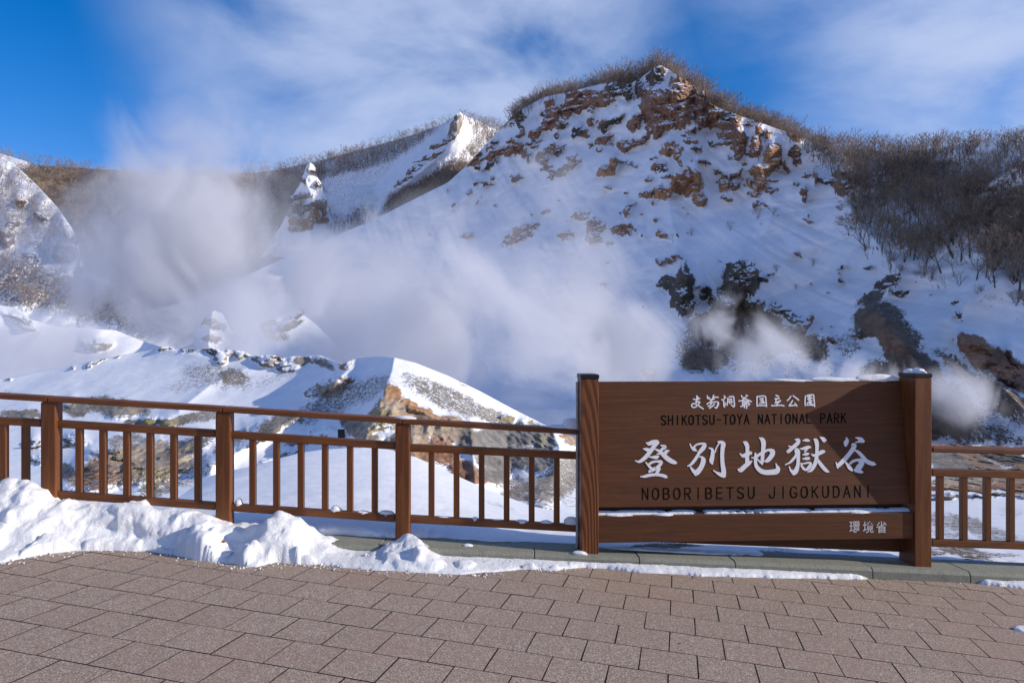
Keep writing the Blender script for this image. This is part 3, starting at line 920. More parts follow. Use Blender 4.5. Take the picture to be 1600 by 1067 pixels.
def pt(line, u, dy=0.0):
    v = float(interp(line, u))
    Y = YF(0) / (1 - .03 * (u - 800) / F)
    Y += dy
    return at(u, v, Y)


def ux(u):
    return (u - 800) / F * YF(0) / (1 - .03 * (u - 800) / F)


def fence(label, posts, ends, pickets, rightside):
    x0 = ux(posts[0] if posts else ends[0])
    root = empty('wooden_fence', (x0, YF(x0), gz(x0, YF(x0)) + .085))
    tag(root, label, 'fence')
    pxs = []
    for u in posts:
        x = ux(u)
        top = pt(TOPR, u + 10).z - .043
        upright('post', x, YF(x), gz(x, YF(x)) + .07, top, .118, .10, WOODZ, root, bev=.012)
        pxs.append(u)
    nodes = [ends[0]] + [p for p in posts if ends[0] < p < ends[1]] + [ends[1]]
    for a, b in zip(nodes[:-1], nodes[1:]):
        # hand rail on top of the posts
        ra, rb = (a if a in ends else a + 11), (b if b in ends else b + 11)
        A, B = pt(TOPR, ra, -.01), pt(TOPR, rb, -.01)
        if B.x - A.x < .3:
            continue
        d = (B - A).normalized()
        beam_obj('top_rail', A + d * .0015, B - d * .0015, .115, .044, WOODX, root, .009)
        for line, nm, hh in ((MIDR, 'middle_rail', .060), (BOTR, 'bottom_rail', .058)):
            qa = a if a in ends else a + 22.5
            A, B = pt(line, qa, .028), pt(line, b, .028)
            d = (B - A).normalized()
            beam_obj(nm, A, B, .055, hh, WOODX, root, .004)
    for u in pickets:
        x = ux(u)
        if rightside:
            x -= .048
        y = YF(x) + .032
        zt = pt(MIDR, u).z - .052
        zb = pt(BOTR, u).z - .012
        upright('picket', x, y, zb, zt, .048, .045, WOODZ, root, bev=.004)
    return root


PK = [-190, -150, -111, -72, -36 + 3, -6, 28]
PK += [113, 150.5, 188, 224.6, 262, 300, 386.5, 424, 462.6, 500.6, 540, 579, 668.5, 708, 747.6, 787, 826.5, 866]
fence('brown wooden fence with pickets left of the sign, half buried in ploughed snow', [-212, 62.7, 336, 617.3], (-330, 903.5), PK, False)
fence('short run of brown wooden picket fence right of the sign', [1762], (1458, 1860), [1479.5, 1516.7, 1553.7, 1591, 1628.5, 1666, 1703, 1741, 1806, 1843], True)

# ------------------------------------------------------------------ the sign
TH = R(2.7)
E1 = Vector((cos(TH), sin(TH), 0))
NO = Vector((sin(TH), -cos(TH), 0))          # towards the viewer
P0 = at(908, 866, 5.44)                       # left post, front left foot


def onplane(u, v, q=P0, n=NO):
    d = Vector(((u - 800) / F, 1, (533.5 - v) / F))
    o = Vector((0, 0, CAMZ))
    return o + d * ((q - o).dot(n) / d.dot(n))


sign = empty('park_sign', (P0.x + 1.37, P0.y + .1, gz(P0.x + 1.37, 5.5) + .085))
tag(sign, 'large brown wooden sign board with white brush characters between two capped posts', 'sign')
MR = Matrix.Rotation(TH, 4, 'Z')


def sign_part(name, me, mat, M, parent=sign):
    o = link(name, me, mat)
    o.parent = parent
    if parent is sign:
        o.matrix_parent_inverse = Matrix.Translation(-Vector(parent.location))
    else:
        o.matrix_parent_inverse = Matrix.Identity(4)
    o.matrix_basis = M
    return o


PW, PD = .140, .215
for (ul, vt, vb, mt) in ((908.2, 592, 868, RING), (1430, 590, 888, WOODZ)):
    a = onplane(ul, vb)
    t = onplane(ul, vt)
    zb = gz(a.x, a.y) + .075
    o = sign_part('post', box_mesh('post', PW, PD, t.z - zb, .005), mt, Matrix.Translation((a.x, a.y, zb)) @ MR)
    cp = box_mesh('cap', PW + .008, PD + .008, .034, .004)
    c = link('cap', cp, CAPM)
    c.parent = o
    c.location = (-.004, -.004, t.z - zb + .0005)
    if ul > 1000:
        SNOWTOP = Vector((a.x, a.y, t.z + .034))
XL = (P0 - P0).length
span = (onplane(1430, 700) - onplane(908.2, 700)).length
# the board leans back: its front face lies .050 behind the posts' front at the foot, .205 at the top
zt_, zb_ = onplane(1180, 600).z, onplane(1180, 793.5).z
ztop = zt_ + .012
zbot = zb_ + .006
ptop, pbot = .196, .052
lean = math.atan2(ptop - pbot, ztop - zbot)
BH = math.hypot(ptop - pbot, ztop - zbot)
Bo = P0 + E1 * PW - NO * pbot
Bo.z = zbot
MB_ = Matrix.Translation(Bo) @ MR @ Matrix.Rotation(-lean, 4, 'X')
board = sign_part('board', box_mesh('board', span - PW - .001, .036, BH, .003), BOARD, MB_)
MBi = MB_.inverted()
BN = (MB_.to_3x3() @ Vector((0, -1, 0))).normalized()


def onboard(u, v):
    p = onplane(u, v, Bo, BN)
    return MBi @ p


# front beam and the lower board behind it
bt0, bt1 = onplane(937, 807.5), onplane(1430, 802)
bb0 = onplane(937, 849)
bh = bt0.z - bb0.z
beamL = span - PW - .001
Bm = P0 + E1 * (PW + .0005) - NO * .018
Bm.z = (bt0.z + bt1.z) / 2
beam_ob = sign_part('beam', box_mesh('beam', beamL, .172, bh, .005, (0, 0, -bh)), BOARD, Matrix.Translation(Bm) @ MR)
vs = []
for x in (0, beamL):
    for y in (.19, .213):
        for z in (0, 1):
            q = P0 + E1 * (PW + .0005 + x)
            zz = (Bm.z + .034) if z else (gz(q.x, q.y) + .085 + .062)
            vs.append((x, y, zz - Bm.z))
me = mesh('rear_board', vs, [(0, 1, 5, 4), (2, 6, 7, 3), (0, 4, 6, 2), (1, 3, 7, 5), (0, 2, 3, 1), (4, 5, 7, 6)])
sign_part('rear_board', me, BOARD, Matrix.Translation(P0 + E1 * (PW + .0005) + Vector((0, 0, Bm.z - P0.z))) @ MR)


# ---- lettering: brush strokes as shaped solids lying on the board
def catmull(P, n=7):
    P = [np.array(p, float) for p in P]
    if len(P) < 3:
        out = [P[0] + (P[1] - P[0]) * t for t in np.linspace(0, 1, n)]
        return np.array(out)
    Q = [2 * P[0] - P[1]] + P + [2 * P[-1] - P[-2]]
    out = []
    for i in range(1, len(Q) - 2):
        a, b, c, d = Q[i - 1:i + 3]
        for t in np.linspace(0, 1, n, endpoint=False):
            out.append(.5 * ((2 * b) + (-a + c) * t + (2 * a - 5 * b + 4 * c - d) * t * t + (-a + 3 * b - 3 * c + d) * t ** 3))
    out.append(P[-1])
    return np.array(out)


def stroke_poly(pts, n=7, cap=True):
    """a ribbon of varying width with rounded ends: list of (centre, left, right) cross-sections"""
    C = catmull(pts, n)
    C[:, 2] = np.maximum(C[:, 2], 1)
    T = np.gradient(C[:, :2], axis=0)
    T /= np.maximum(np.linalg.norm(T, axis=1, keepdims=True), 1e-6)
    Nn = np.stack([-T[:, 1], T[:, 0]], 1)
    secs = []
    if cap:
        for f in (.97, .75, .4):
            c = C[0, :2] - T[0] * C[0, 2] * f
            w = C[0, 2] * math.sqrt(1 - f * f)
            secs.append((c - Nn[0] * w, c + Nn[0] * w))
    for i in range(len(C)):
        secs.append((C[i, :2] - Nn[i] * C[i, 2], C[i, :2] + Nn[i] * C[i, 2]))
    if cap:
        for f in (.4, .75, .97):
            c = C[-1, :2] + T[-1] * C[-1, 2] * f
            w = C[-1, 2] * math.sqrt(1 - f * f)
            secs.append((c - Nn[-1] * w, c + Nn[-1] * w))
    return secs


def lettering(name, strokes, mat, tolocal, thick=.0022, parent=board, n=6):
    """strokes: lists of (u, v, half width) in the photo's pixels; tolocal maps (u, v) onto the board"""
    vs, fs = [], []
    for i, st in enumerate(strokes):
        secs = stroke_poly(st, n)
        h = thick + (i % 9) * .00022
        b0 = len(vs)
        for a, b in secs:
            for q in (a, b):
                p = tolocal(q[0], q[1])
                vs.append((p.x, -h, p.z)); vs.append((p.x, .001, p.z))
        m_ = len(secs)
        for k in range(m_ - 1):
            r0, r1 = b0 + 4 * k, b0 + 4 * k + 4
            fs += [(r0, r0 + 2, r1 + 2, r1), (r0, r1, r1 + 1, r0 + 1), (r0 + 2, r0 + 3, r1 + 3, r1 + 2)]
        fs += [(b0, b0 + 1, b0 + 3, b0 + 2), (b0 + 4 * m_ - 4, b0 + 4 * m_ - 2, b0 + 4 * m_ - 1, b0 + 4 * m_ - 3)]
    me = mesh(name, vs, fs)
    o = link(name, me, mat)
    o.parent = parent
    return o


def parse(txt):
    out = []
    for s in txt.replace('\n', ' ').split(';'):
        q = s.split()
        if len(q) < 2:
            continue
        out.append([tuple(float(x) for x in t.split(',')) for t in q])
    return out


BIG = [(990, '''265,222,8 320,240,38 400,212,45 480,202,42 505,225,30;490,215,45 430,290,42 350,400,42 250,520,42 150,600,34 90,615,20 40,595,7;205,348,8 260,358,34 330,380,40
;440,352,12 520,388,28 600,450,43 680,530,48 780,600,48 860,632,36 890,640,18;570,275,8 620,292,28 655,312,34 600,350,30 555,392,24;735,385,12 690,400,33 650,440,33 580,447,23 490,455,6
;320,515,6 400,522,26 475,520,40 515,500,18;255,632,10 300,682,22 350,740,26 390,780,24;330,660,24 400,622,24 490,610,22 560,620,36 580,640,28 540,690,32 490,735,34
;500,738,38 420,772,38 340,812,30 318,830,14;540,760,26 500,820,34 470,870,28;150,925,7 230,922,28 350,892,32 480,886,28 600,902,33 670,928,33 690,938,18'''),
       (1070, '''110,250,5 140,312,20 190,355,36 230,380,22;180,330,22 230,270,18 300,245,20 370,240,22 410,262,40 390,320,46 340,380,42 300,420,34 272,412,12
;300,430,26 260,500,32 200,590,32 130,670,26 62,705,8;310,512,12 360,527,26 385,575,48 370,660,50 320,760,50 255,838,56 225,880,30;110,712,8 150,770,26 200,830,38 240,860,42
;505,330,7 568,357,26 580,420,36 570,520,44 555,600,45 572,655,20;715,235,7 660,320,8 628,420,9;700,205,20 760,212,36 800,252,48 785,350,42 778,500,40 785,650,42 805,780,46 810,860,48 810,925,26
;600,800,5 680,852,26 760,890,43 820,910,36'''),
       (1148, '''190,210,18 225,228,42 260,290,42 262,400,36 258,520,40 262,640,43;110,450,7 170,492,34 240,470,43 325,432,34 345,450,18;88,780,28 130,785,48 220,702,46 300,640,42 355,602,7
;515,122,9 570,152,42 600,230,48 590,380,40 580,500,36 575,600,33 570,672,9;480,570,9 530,620,22 570,650,22;355,535,7 400,530,18 450,510,22 520,462,30 620,402,28 700,372,24 775,395,50 785,450,50 740,530,46 680,590,40 632,607,20
;430,442,18 440,520,36 432,620,32 452,710,38 520,790,46 620,835,50 760,835,54 865,815,58 898,760,46 875,700,20 858,658,5'''),
       (1222, '''275,155,10 330,168,42 330,220,40 260,290,40 190,350,36 130,400,36 112,400,24;140,290,5 200,312,26 250,312,28;290,345,18 330,385,38 335,480,38 335,600,35 325,700,38 290,800,50 252,858,42 238,888,12
;150,722,5 180,790,22 240,840,48;270,380,16 290,440,22 285,490,26 230,562,27 160,632,20 72,675,6;440,175,7 500,167,30 558,176,20;380,345,10 440,342,28 540,312,32 590,315,17;540,332,18 500,372,18 467,412,10
;435,470,7 500,457,32 545,450,20;435,555,7 500,550,30 555,545,28;392,645,8 412,710,22 460,770,26 500,788,20;410,662,12 480,648,16 560,636,20 598,655,24 582,700,33 542,755,34 495,788,20
;665,150,14 700,170,40 725,250,40 725,380,34 720,500,37 700,620,40 650,730,36 600,800,26 538,825,7;615,460,9 660,485,28 740,460,33 830,412,40 870,405,28;730,560,22 790,650,36 860,740,38 920,800,34 972,825,12
;795,108,11 840,132,33 880,165,46 905,165,20'''),
       (1300, '''300,115,4 312,170,38 290,230,47 285,275,27;500,115,10 560,132,33 600,165,56 645,188,36;500,210,5 560,200,22;412,255,14 455,272,52 440,340,46 370,440,43 280,550,46 190,640,43 125,705,38 120,748,9
;88,635,8 100,690,12;460,367,13 540,412,30 620,490,36 700,590,43 780,637,42 860,660,40 895,668,22;268,607,8 320,670,28 370,740,40 415,788,26;370,662,20 430,610,28 520,580,26 598,600,52 618,650,50 570,720,60 520,780,54 500,790,46
;520,800,38 580,820,36 630,833,20''')]
K = 13.333
for ox, txt in BIG:
    lettering('large_character', [[(ox + x / K, 675 + y / K, w / K) for x, y, w in s] for s in parse(txt)], WHITEP, onboard)

SM = [(1075, '''205,130,12 225,170,26 210,230,18 200,290,12;130,205,6 200,217,14 280,190,13;180,272,8 240,270,15 280,275,15 240,340,15 180,392,13 120,402,12 85,362,12 110,315,10 180,325,10 260,370,15 310,402,15 362,438,7
;460,130,8 472,190,17 500,172,8;470,172,11 520,200,13 545,235,10;610,112,8 590,170,13 560,230,11;600,150,11 650,160,13 720,160,9;600,185,10 625,205,9;590,210,13 530,270,13 450,325,9
;520,292,13 600,280,13 680,270,13 720,292,18 710,350,20 670,418,15 640,402,7;560,310,11 520,360,11 480,375,7;630,322,11 570,380,11 510,420,6
;860,130,7 888,160,11;805,215,7 838,238,11;890,165,7 855,205,9;850,245,6 850,320,13 865,398,11 892,292,5;945,182,13 945,260,13 930,352,11;980,150,9 1040,144,9 1085,152,13 1095,240,13 1105,340,15 1092,388,12 1032,346,5
;970,210,7 1040,202,7;975,252,9 990,292,9;980,252,7 1040,246,9 1040,290,9 990,302,7
;1275,122,13 1282,148,13;1385,115,11 1418,126,11;1380,152,7 1340,190,11 1280,240,11 1212,250,7;1292,162,7 1370,202,11 1440,232,13 1508,265,7;1300,252,9 1295,320,9 1300,370,9;1310,252,7 1362,250,8 1356,340,8 1340,410,9
;1300,290,6 1350,290,6;1300,330,6 1350,330,6;1255,380,9 1350,362,7;1400,242,9 1400,330,9 1395,425,8;1400,247,7 1450,252,9 1430,292,7 1470,322,11 1440,352,9'''),
      (1175, '''120,142,11 120,260,13 120,372,13;120,150,8 200,136,9 290,132,13 325,162,13 335,260,13 345,382,13;132,360,9 220,356,9 320,360,9;190,195,7 270,190,7;200,245,7 270,240,7;180,305,9 290,300,7;235,190,8 235,300,8;270,265,6 295,285,7
;570,112,7 600,132,18 635,142,7;545,195,9 600,197,15 650,187,9;572,215,7 566,288,13;680,242,13 620,290,13 590,340,9;550,302,7 600,275,7 650,250,7;465,360,7 560,360,12 680,350,12 758,366,15
;925,137,15 890,190,11 842,240,5;980,125,7 1040,170,13 1108,225,17;965,242,13 930,300,11 885,360,11;885,366,13 980,355,11 1060,347,11;1020,307,7 1050,340,13 1065,373,11
;1275,132,7 1265,250,13 1268,358,13;1310,122,9 1400,102,11 1465,112,15 1475,200,12 1485,300,13 1490,382,13;1310,346,9 1400,346,9 1480,356,9;1330,150,6 1410,142,6;1370,122,6 1370,190,6;1330,195,6 1430,182,7
;1340,225,6 1390,222,6 1380,250,6;1370,257,7 1312,310,5;1360,272,6 1380,330,6;1430,242,5 1390,280,5 1440,330,7''')]
K2 = 15.24
for ox, txt in SM:
    groups = [[], [], [], []]
    for s in parse(txt):
        mx = sum(p[0] for p in s) / len(s)
        groups[sum(mx > b for b in (405, 765, 1165))].append([(ox + x / K2, 610 + y / K2, w / K2 * 1.1) for x, y, w in s])
    for st in groups:
        lettering('small_character', st, WHITEP, onboard, .0015, n=4)

# plain capitals, single line strokes on a 6 x 10 grid
GL = {'S': '5.6,1.6 4.4,.3 1.6,.3 .4,1.6 .6,3.6 3,5 5.4,6.4 5.6,8.4 4.4,9.7 1.6,9.7 .4,8.4', 'H': '.4,0 .4,10|5.6,0 5.6,10|.4,4.8 5.6,4.8', 'I': '3,0 3,10', 'K': '.6,0 .6,10|5.6,0 .7,5.8|2.2,4.2 5.8,10',
      'O': '3,.1 1.2,.8 .2,3 .2,7 1.2,9.2 3,9.9 4.8,9.2 5.8,7 5.8,3 4.8,.8 3,.1', 'T': '0,.3 6,.3|3,.3 3,10', 'U': '.4,0 .4,7.4 1.4,9.5 3,9.9 4.6,9.5 5.6,7.4 5.6,0', 'Y': '.2,0 3,4.8 5.8,0|3,4.8 3,10',
      'A': '.1,10 3,0 5.9,10|1.2,6.6 4.8,6.6', 'N': '.5,10 .5,0 5.5,10 5.5,0', 'L': '.6,0 .6,9.8 5.6,9.8', 'P': '.5,10 .5,.2 3.8,.2 5.4,1.2 5.5,3.8 3.8,5.2 .5,5.2', 'R': '.5,10 .5,.2 3.8,.2 5.4,1.2 5.5,3.8 3.8,5.1 .5,5.1|3,5.1 5.6,10',
      'B': '.5,5 3.8,5 5.5,6.2 5.6,8.4 4,9.8 .5,9.8 .5,.2 3.6,.2 5.1,1.2 5.2,3.8 3.8,5', 'E': '5.6,.2 .6,.2 .6,9.8 5.6,9.8|.6,4.8 5,4.8', 'J': '4.8,0 4.8,7.6 3.8,9.6 2.2,9.8 .7,9 .4,7', 'G': '5.5,2 4.6,.5 3,.1 1.2,.8 .2,3 .2,7 1.2,9.2 3,9.9 4.8,9.2 5.6,8 5.6,5.6 3.4,5.6',
      'D': '.5,.2 .5,9.8 3.2,9.8 5,8.6 5.7,6.5 5.7,3.5 5,1.4 3.2,.2 .5,.2', '-': '1,5.2 5,5.2'}


def caps(name, text, u0, u1, v0, v1, h, w, hw, mat):
    """letters evenly spaced between u0 and u1"""
    n_ = len(text)
    for i, ch in enumerate(text):
        if ch == ' ':
            continue
        st = []
        f = i / (n_ - 1)
        cu = u0 + (u1 - u0) * f
        cv = v0 + (v1 - v0) * f
        for ln in GL[ch].split('|'):
            pts = [tuple(float(q) for q in p.split(',')) for p in ln.split()]
            for a, b in zip(pts[:-1], pts[1:]):
                st.append([(cu + (a[0] - 3) / 6 * w, cv + (a[1] - 5) / 10 * h, hw), (cu + (b[0] - 3) / 6 * w, cv + (b[1] - 5) / 10 * h, hw)])
        lettering(name, st, mat, onboard, .0006, n=2)


caps('small_letter', 'SHIKOTSU-TOYA NATIONAL PARK', 1037, 1318, 656.5, 653, 14.5, 7.6, .72, BLACKP)
caps('large_letter', 'NOBORIBETSU JIGOKUDANI', 1008, 1356.5, 771.5, 767.5, 17.5, 10.2, 1.0, BLACKP)

# small characters of the ministry on the beam
MBm = Matrix.Translation(Bm) @ MR
for ch, ua, ub_ in (('環', 1327, 1344), ('境', 1348, 1365), ('省', 1369, 1385.5)):
    tcu = bpy.data.curves.new('beam_character', 'FONT')
    tcu.body = ch
    tcu.extrude = .001
    tcu.size = .1
    tcu.offset = .0012
    tmp = bpy.data.objects.new('tmp_text', tcu)
    COL.objects.link(tmp)
    dg = bpy.context.evaluated_depsgraph_get()
    me = bpy.data.meshes.new_from_object(tmp.evaluated_get(dg))
    bpy.data.objects.remove(tmp)
    co = np.array([v.co[:] for v in me.vertices])
    lo, hi = co.min(0), co.max(0)
    a = MBm.inverted() @ onplane(ua, 832.5, Bm, NO)
    b = MBm.inverted() @ onplane(ub_, 814, Bm, NO)
    for v in me.vertices:
        fx = (v.co.x - lo[0]) / (hi[0] - lo[0])
        fz = (v.co.y - lo[1]) / (hi[1] - lo[1])
        v.co = (a.x + (b.x - a.x) * fx, -.0012 - (v.co.z) * .3, a.z + (b.z - a.z) * fz)
    me.update()
    o = link('beam_character', me, GREYP)
    o.parent = beam_ob

# pale metal pole behind the left post of the sign
q = onplane(902.6, 700)
me = box_mesh('metal_pole', .017, .05, 1.36, .003)
o = link('metal_pole', me, POLEM)
o.location = (q.x - .000, q.y + .13, gz(q.x, q.y) + .08)
tag(o, 'thin pale grey metal pole standing against the left post of the sign', 'pole')

# ------------------------------------------------------------------ ploughed snow
top_px = [(-500, 690), (-60, 738), (0, 750), (30, 752), (60, 760), (90, 776), (120, 782), (165, 787), (200, 783), (235, 782), (280, 790), (310, 803), (345, 812), (385, 821), (405, 812), (425, 802), (445, 799), (465, 806), (500, 835),
          (520, 846), (560, 856), (600, 851), (618, 843), (640, 841), (660, 850), (690, 864), (740, 869), (800, 871), (835, 876), (860, 878), (905, 880), (2100, 880)]
bot_px = [(-500, 890), (0, 880), (60, 868), (110, 862), (160, 860), (230, 862), (265, 866), (300, 874), (350, 880), (400, 886), (430, 879), (500, 882), (560, 889), (640, 894), (720, 898), (780, 893), (820, 889), (870, 891), (905, 887),
          (950, 889), (1000, 894), (1100, 900), (1200, 903), (1300, 904), (1380, 905), (1386, 902), (1395, 893), (1414, 893), (1422, 904), (1460, 908), (1480, 905), (1500, 908), (1545, 914), (1600, 920), (1700, 926), (2100, 935)]


def ground_pt(u, v):
    d = Vector(((u - 800) / F, 1, (533.5 - v) / F))
    t = CAMZ / (-(d.z) - .052 * d.x - .043)
    return d.x * t, t


ub = np.linspace(-500, 2100, 900)
bx, by = [], []
for u in ub:
    x, y = ground_pt(u, float(interp(bot_px, u)))
    bx.append(x); by.append(y)
ut = np.linspace(-500, 2100, 900)
tx, tz = [], []
for u in ut:
    Yc = 5.42
    p = at(u, float(interp(top_px, u)), Yc)
    tx.append(p.x); tz.append(p.z - .035 * min(1, max(0, (p.z - gz(p.x, Yc)) / .3)))
Xs = np.arange(-5.6, 4.9, .0095)
Ys = np.arange(4.45, 5.80, .0105)
XX, YY = np.meshgrid(Xs, Ys)
yf = np.interp(Xs, bx, by)[None]
yf = yf + fbm(XX, XX * 0, XX * 0, .12, 3, .6, 3) * .02
H = np.interp(Xs, tx, tz)[None] - (-.052 * XX - .043 * 5.42)
kfr = 5.36 + .03 * XX
thin = np.clip((XX - .35) / .25, 0, 1)
H = np.where(XX > .45, .034, np.maximum(H, .03))
yc = np.where(XX > .45, kfr, 5.40)
t = np.clip((YY - yf) / np.maximum(yc - yf, .03), 0, 1)
shelf = np.clip(H / .3, 0, 1)
prof = np.where(t < .38, t / .38 * .18, .18 + .82 * np.sin(np.maximum(t - .38, 0) / .62 * pi / 2) ** 1.25) * shelf + (np.sin(t * pi / 2) ** .6) * (1 - shelf)
h = H * prof
lump = fbm(XX, YY, 0 * XX, .30, 3, .5, 71)
amp = np.clip(h / .12, 0, 1)
h = h * (1 + .22 * lump * (t < .999) * shelf)
h = h + .006 * np.clip(t / .1, 0, 1)
# blocks thrown up by the plough
for bx_, by_, r_, hh_ in ((-2.62, 5.02, .15, .10), (-2.35, 5.08, .20, .12), (-1.72, 5.16, .20, .11), (-1.98, 5.0, .10, .07), (-1.52, 5.02, .10, .05), (-.82, 5.20, .18, .07), (-.62, 5.12, .11, .05), (-3.35, 4.96, .16, .07), (-3.0, 5.1, .2, .05),
                          (.14, 5.20, .055, .045), (.33, 5.23, .04, .02), (-2.1, 4.93, .08, .04), (-1.35, 4.98, .07, .035), (-3.8, 4.9, .14, .06), (-.35, 5.16, .08, .03)):
    d = np.hypot(XX - bx_, (YY - by_)) / r_
    d = d + fbm(XX, YY, 0 * XX + 8, .09, 2, .5, 99) * .25
    h = h + hh_ * np.sqrt(np.clip(1 - d * d, 0, 1)) * (t > .02)
# behind the kerb line the snow drops onto the kerb
beh = np.clip((YY - (5.47 + .05 * lump)) / .16, 0, 1)
onk = YY > kfr
bare_k = .085 - .012
strip = XX > .45
h = np.where(YY < yf, -.03, h)
kz = np.where(onk, .070, -.03)
tall = np.clip((H - .10) / .08, 0, 1)
h2 = h * (1 - beh) + (.02 + .09 * tall * np.clip((YY - 5.6) / -.1 + 1, 0, 1)) * beh
h = np.where(onk, np.where(strip, -.02, h2), h)
hs = h
ZZ = -.052 * XX - .043 * YY + h
gy_, gx_ = np.gradient(np.clip(h, -.03, 1), .0105, .0095)
for _ in range(4):
    gx_ = (gx_ + np.roll(gx_, 1, 0) + np.roll(gx_, -1, 0) + np.roll(gx_, 1, 1) + np.roll(gx_, -1, 1)) / 5
    gy_ = (gy_ + np.roll(gy_, 1, 0) + np.roll(gy_, -1, 0) + np.roll(gy_, 1, 1) + np.roll(gy_, -1, 1)) / 5
nl_ = np.sqrt(1 + gx_ ** 2 + gy_ ** 2)
cell = .5 - np.abs(fbm(XX, YY * 1.1, ZZ * 1.2 + 3, .30, 2, .42, 77)) * 2.2
lmp = fbm(XX, YY, ZZ, .09, 4, .55, 81)
fine = fbm(XX, YY, ZZ + 5, .03, 3, .6, 90)
am_ = np.clip((hs - .03) / .10, 0, 1)
disp = am_ * (.055 * cell + .016 * lmp) + (.0016 + .0035 * am_) * fine + .004 * lmp
disp = np.where(hs > 0.0, disp, 0)
XX = XX - gx_ / nl_ * disp
YY = YY - gy_ / nl_ * disp
ZZ = ZZ + disp / nl_
nr_, nc_ = XX.shape
idx = np.arange(nr_ * nc_).reshape(nr_, nc_)
fc = np.stack([idx[:-1, :-1], idx[:-1, 1:], idx[1:, 1:], idx[1:, :-1]], -1).reshape(-1, 4)
hv = h.reshape(-1)
keep = (hv[fc].max(1) > -.015)
fc = fc[keep]
used = np.unique(fc)
rem = -np.ones(nr_ * nc_, int); rem[used] = np.arange(len(used))
me = mesh('snow_bank', np.stack([XX, YY, ZZ], -1).reshape(-1, 3)[used].tolist(), rem[fc].tolist(), True)
tag(link('snow_bank', me, SNOW), 'lumpy ploughed white snow heaped against the fence along the pavement edge', 'snow', kind='stuff')


cv, cf = [], []
rc_ = random.Random(9)
for i in range(520):
    u = rc_.uniform(-40, 1600) if i % 4 == 0 else rc_.uniform(-40, 900)
    v = float(interp(bot_px, u)) + (abs(rc_.gauss(0, 3.5)) if rc_.random() < .5 else -abs(rc_.gauss(0, 14)))
    if 1385 < u < 1425:
        continue
    x, y = ground_pt(u, v)
    if y > kfront(x) - .01 or y > float(np.interp(x, bx, by)) + .22:
        continue
    fy = max(0.0, y - float(np.interp(x, bx, by)))
    r = rc_.uniform(.003, .010) * (1 + fy * 5) * (2.0 if rc_.random() < .04 else 1)
    z = gz(x, y) + .004 + fy * .22
    if x > .35:
        r *= .7; z = gz(x, y) + .004 + fy * .3
    b0 = len(cv)
    for k in range(6):
        d = [(1, 0, 0), (-1, 0, 0), (0, 1, 0), (0, -1, 0), (0, 0, 1), (0, 0, -1)][k]
        q = Vector(d) * r * rc_.uniform(.6, 1.3) + Vector((rc_.gauss(0, .25), rc_.gauss(0, .25), rc_.gauss(0, .2))) * r
        cv.append((x + q.x, y + q.y, z + q.z * .8))
    for a in (0, 1):
        for b_ in (2, 3):
            for c_ in (4, 5):
                cf.append((b0 + a, b0 + b_, b0 + c_))
tag(link('snow_crumbs', mesh('snow_crumbs', cv, cf), SNOW), 'crumbs of snow scattered along the foot of the snow bank', 'snow', kind='stuff')


def clump(label, c, r, seed, group='small lumps of snow lying on the fence and sign', flat=.35, sub=4, amp=.22):
    bm = bmesh.new()
    bmesh.ops.create_icosphere(bm, subdivisions=sub, radius=1)
    cs = np.array([v.co[:] for v in bm.verts])
    n = fbm(cs[:, 0], cs[:, 1], cs[:, 2], .9, 3, .5, seed) * amp + fbm(cs[:, 0], cs[:, 1], cs[:, 2], .25, 2, .5, seed + 1) * .06
    for v, k in zip(bm.verts, n):
        q = v.co * (1 + k)
        if q.z < -flat:
            q.z = -flat
        v.co = Vector((q.x * r[0], q.y * r[1], (q.z + flat) * r[2]))
    for f in bm.faces:
        f.smooth = True
    me = bpy.data.meshes.new('snow_clump')
    bm.to_mesh(me); bm.free()
    o = link('snow_clump', me, SNOW)
    o.location = c
    o.rotation_euler = (0, .05, TH)
    tag(o, label, 'snow', group)
    return o


def on_rail(line, u, dy):
    return pt(line, u, dy) + Vector((0, 0, .0))


clump('thin slab of ice and snow on the top rail above the third fence post', on_rail(TOPR, 633, .04) - Vector((0, 0, .004)), (.095, .045, .028), 1, flat=.2, amp=.12)
clump('wedge of snow piled on the top rail against the sign post', on_rail(TOPR, 892, .045) - Vector((0, 0, .006)), (.085, .05, .085), 2, flat=.1)
clump('low tail of snow on the top rail left of the sign', on_rail(TOPR, 872, .045) - Vector((0, 0, .006)), (.12, .045, .03), 3, flat=.2)
for i, (u, rx_, rz_, lab) in enumerate(((373, .03, .045, 'grey lump of snow on the bottom rail right of the second post'), (524, .045, .04, 'tall lump of snow on the bottom rail between two pickets'), (567, .05, .02, 'flat lump of snow on the bottom rail'),
                                        (604, .06, .032, 'rounded lump of snow on the bottom rail just left of the third post'), (694, .06, .014, 'thin strip of snow on the bottom rail right of the third post'),
                                        (742, .03, .018, 'small lump of snow on the bottom rail by a picket base'), (775, .05, .012, 'thin strip of snow on the bottom rail between two pickets'),
                                        (815, .05, .022, 'bumpy lump of snow on the bottom rail'), (853, .055, .024, 'smooth lump of snow on the bottom rail beside the last picket'), (893, .07, .055, 'pile of snow on the bottom rail against the sign post'))):
    clump(lab, on_rail(BOTR, u, .055) - Vector((0, 0, .004)), (rx_, .028, rz_), 10 + i, flat=.25)
clump('bumpy cap of snow on top of the right sign post', SNOWTOP + E1 * .085 - NO * .09 - Vector((0, 0, .002)), (.05, .07, .034), 40, flat=.15, amp=.4)
clump('low end of the snow cap on the right sign post', SNOWTOP + E1 * .03 - NO * .12 - Vector((0, 0, .002)), (.04, .05, .03), 41, flat=.2)
top_board = lambda f: MB_ @ Vector(((span - PW) * f, .018, BH))
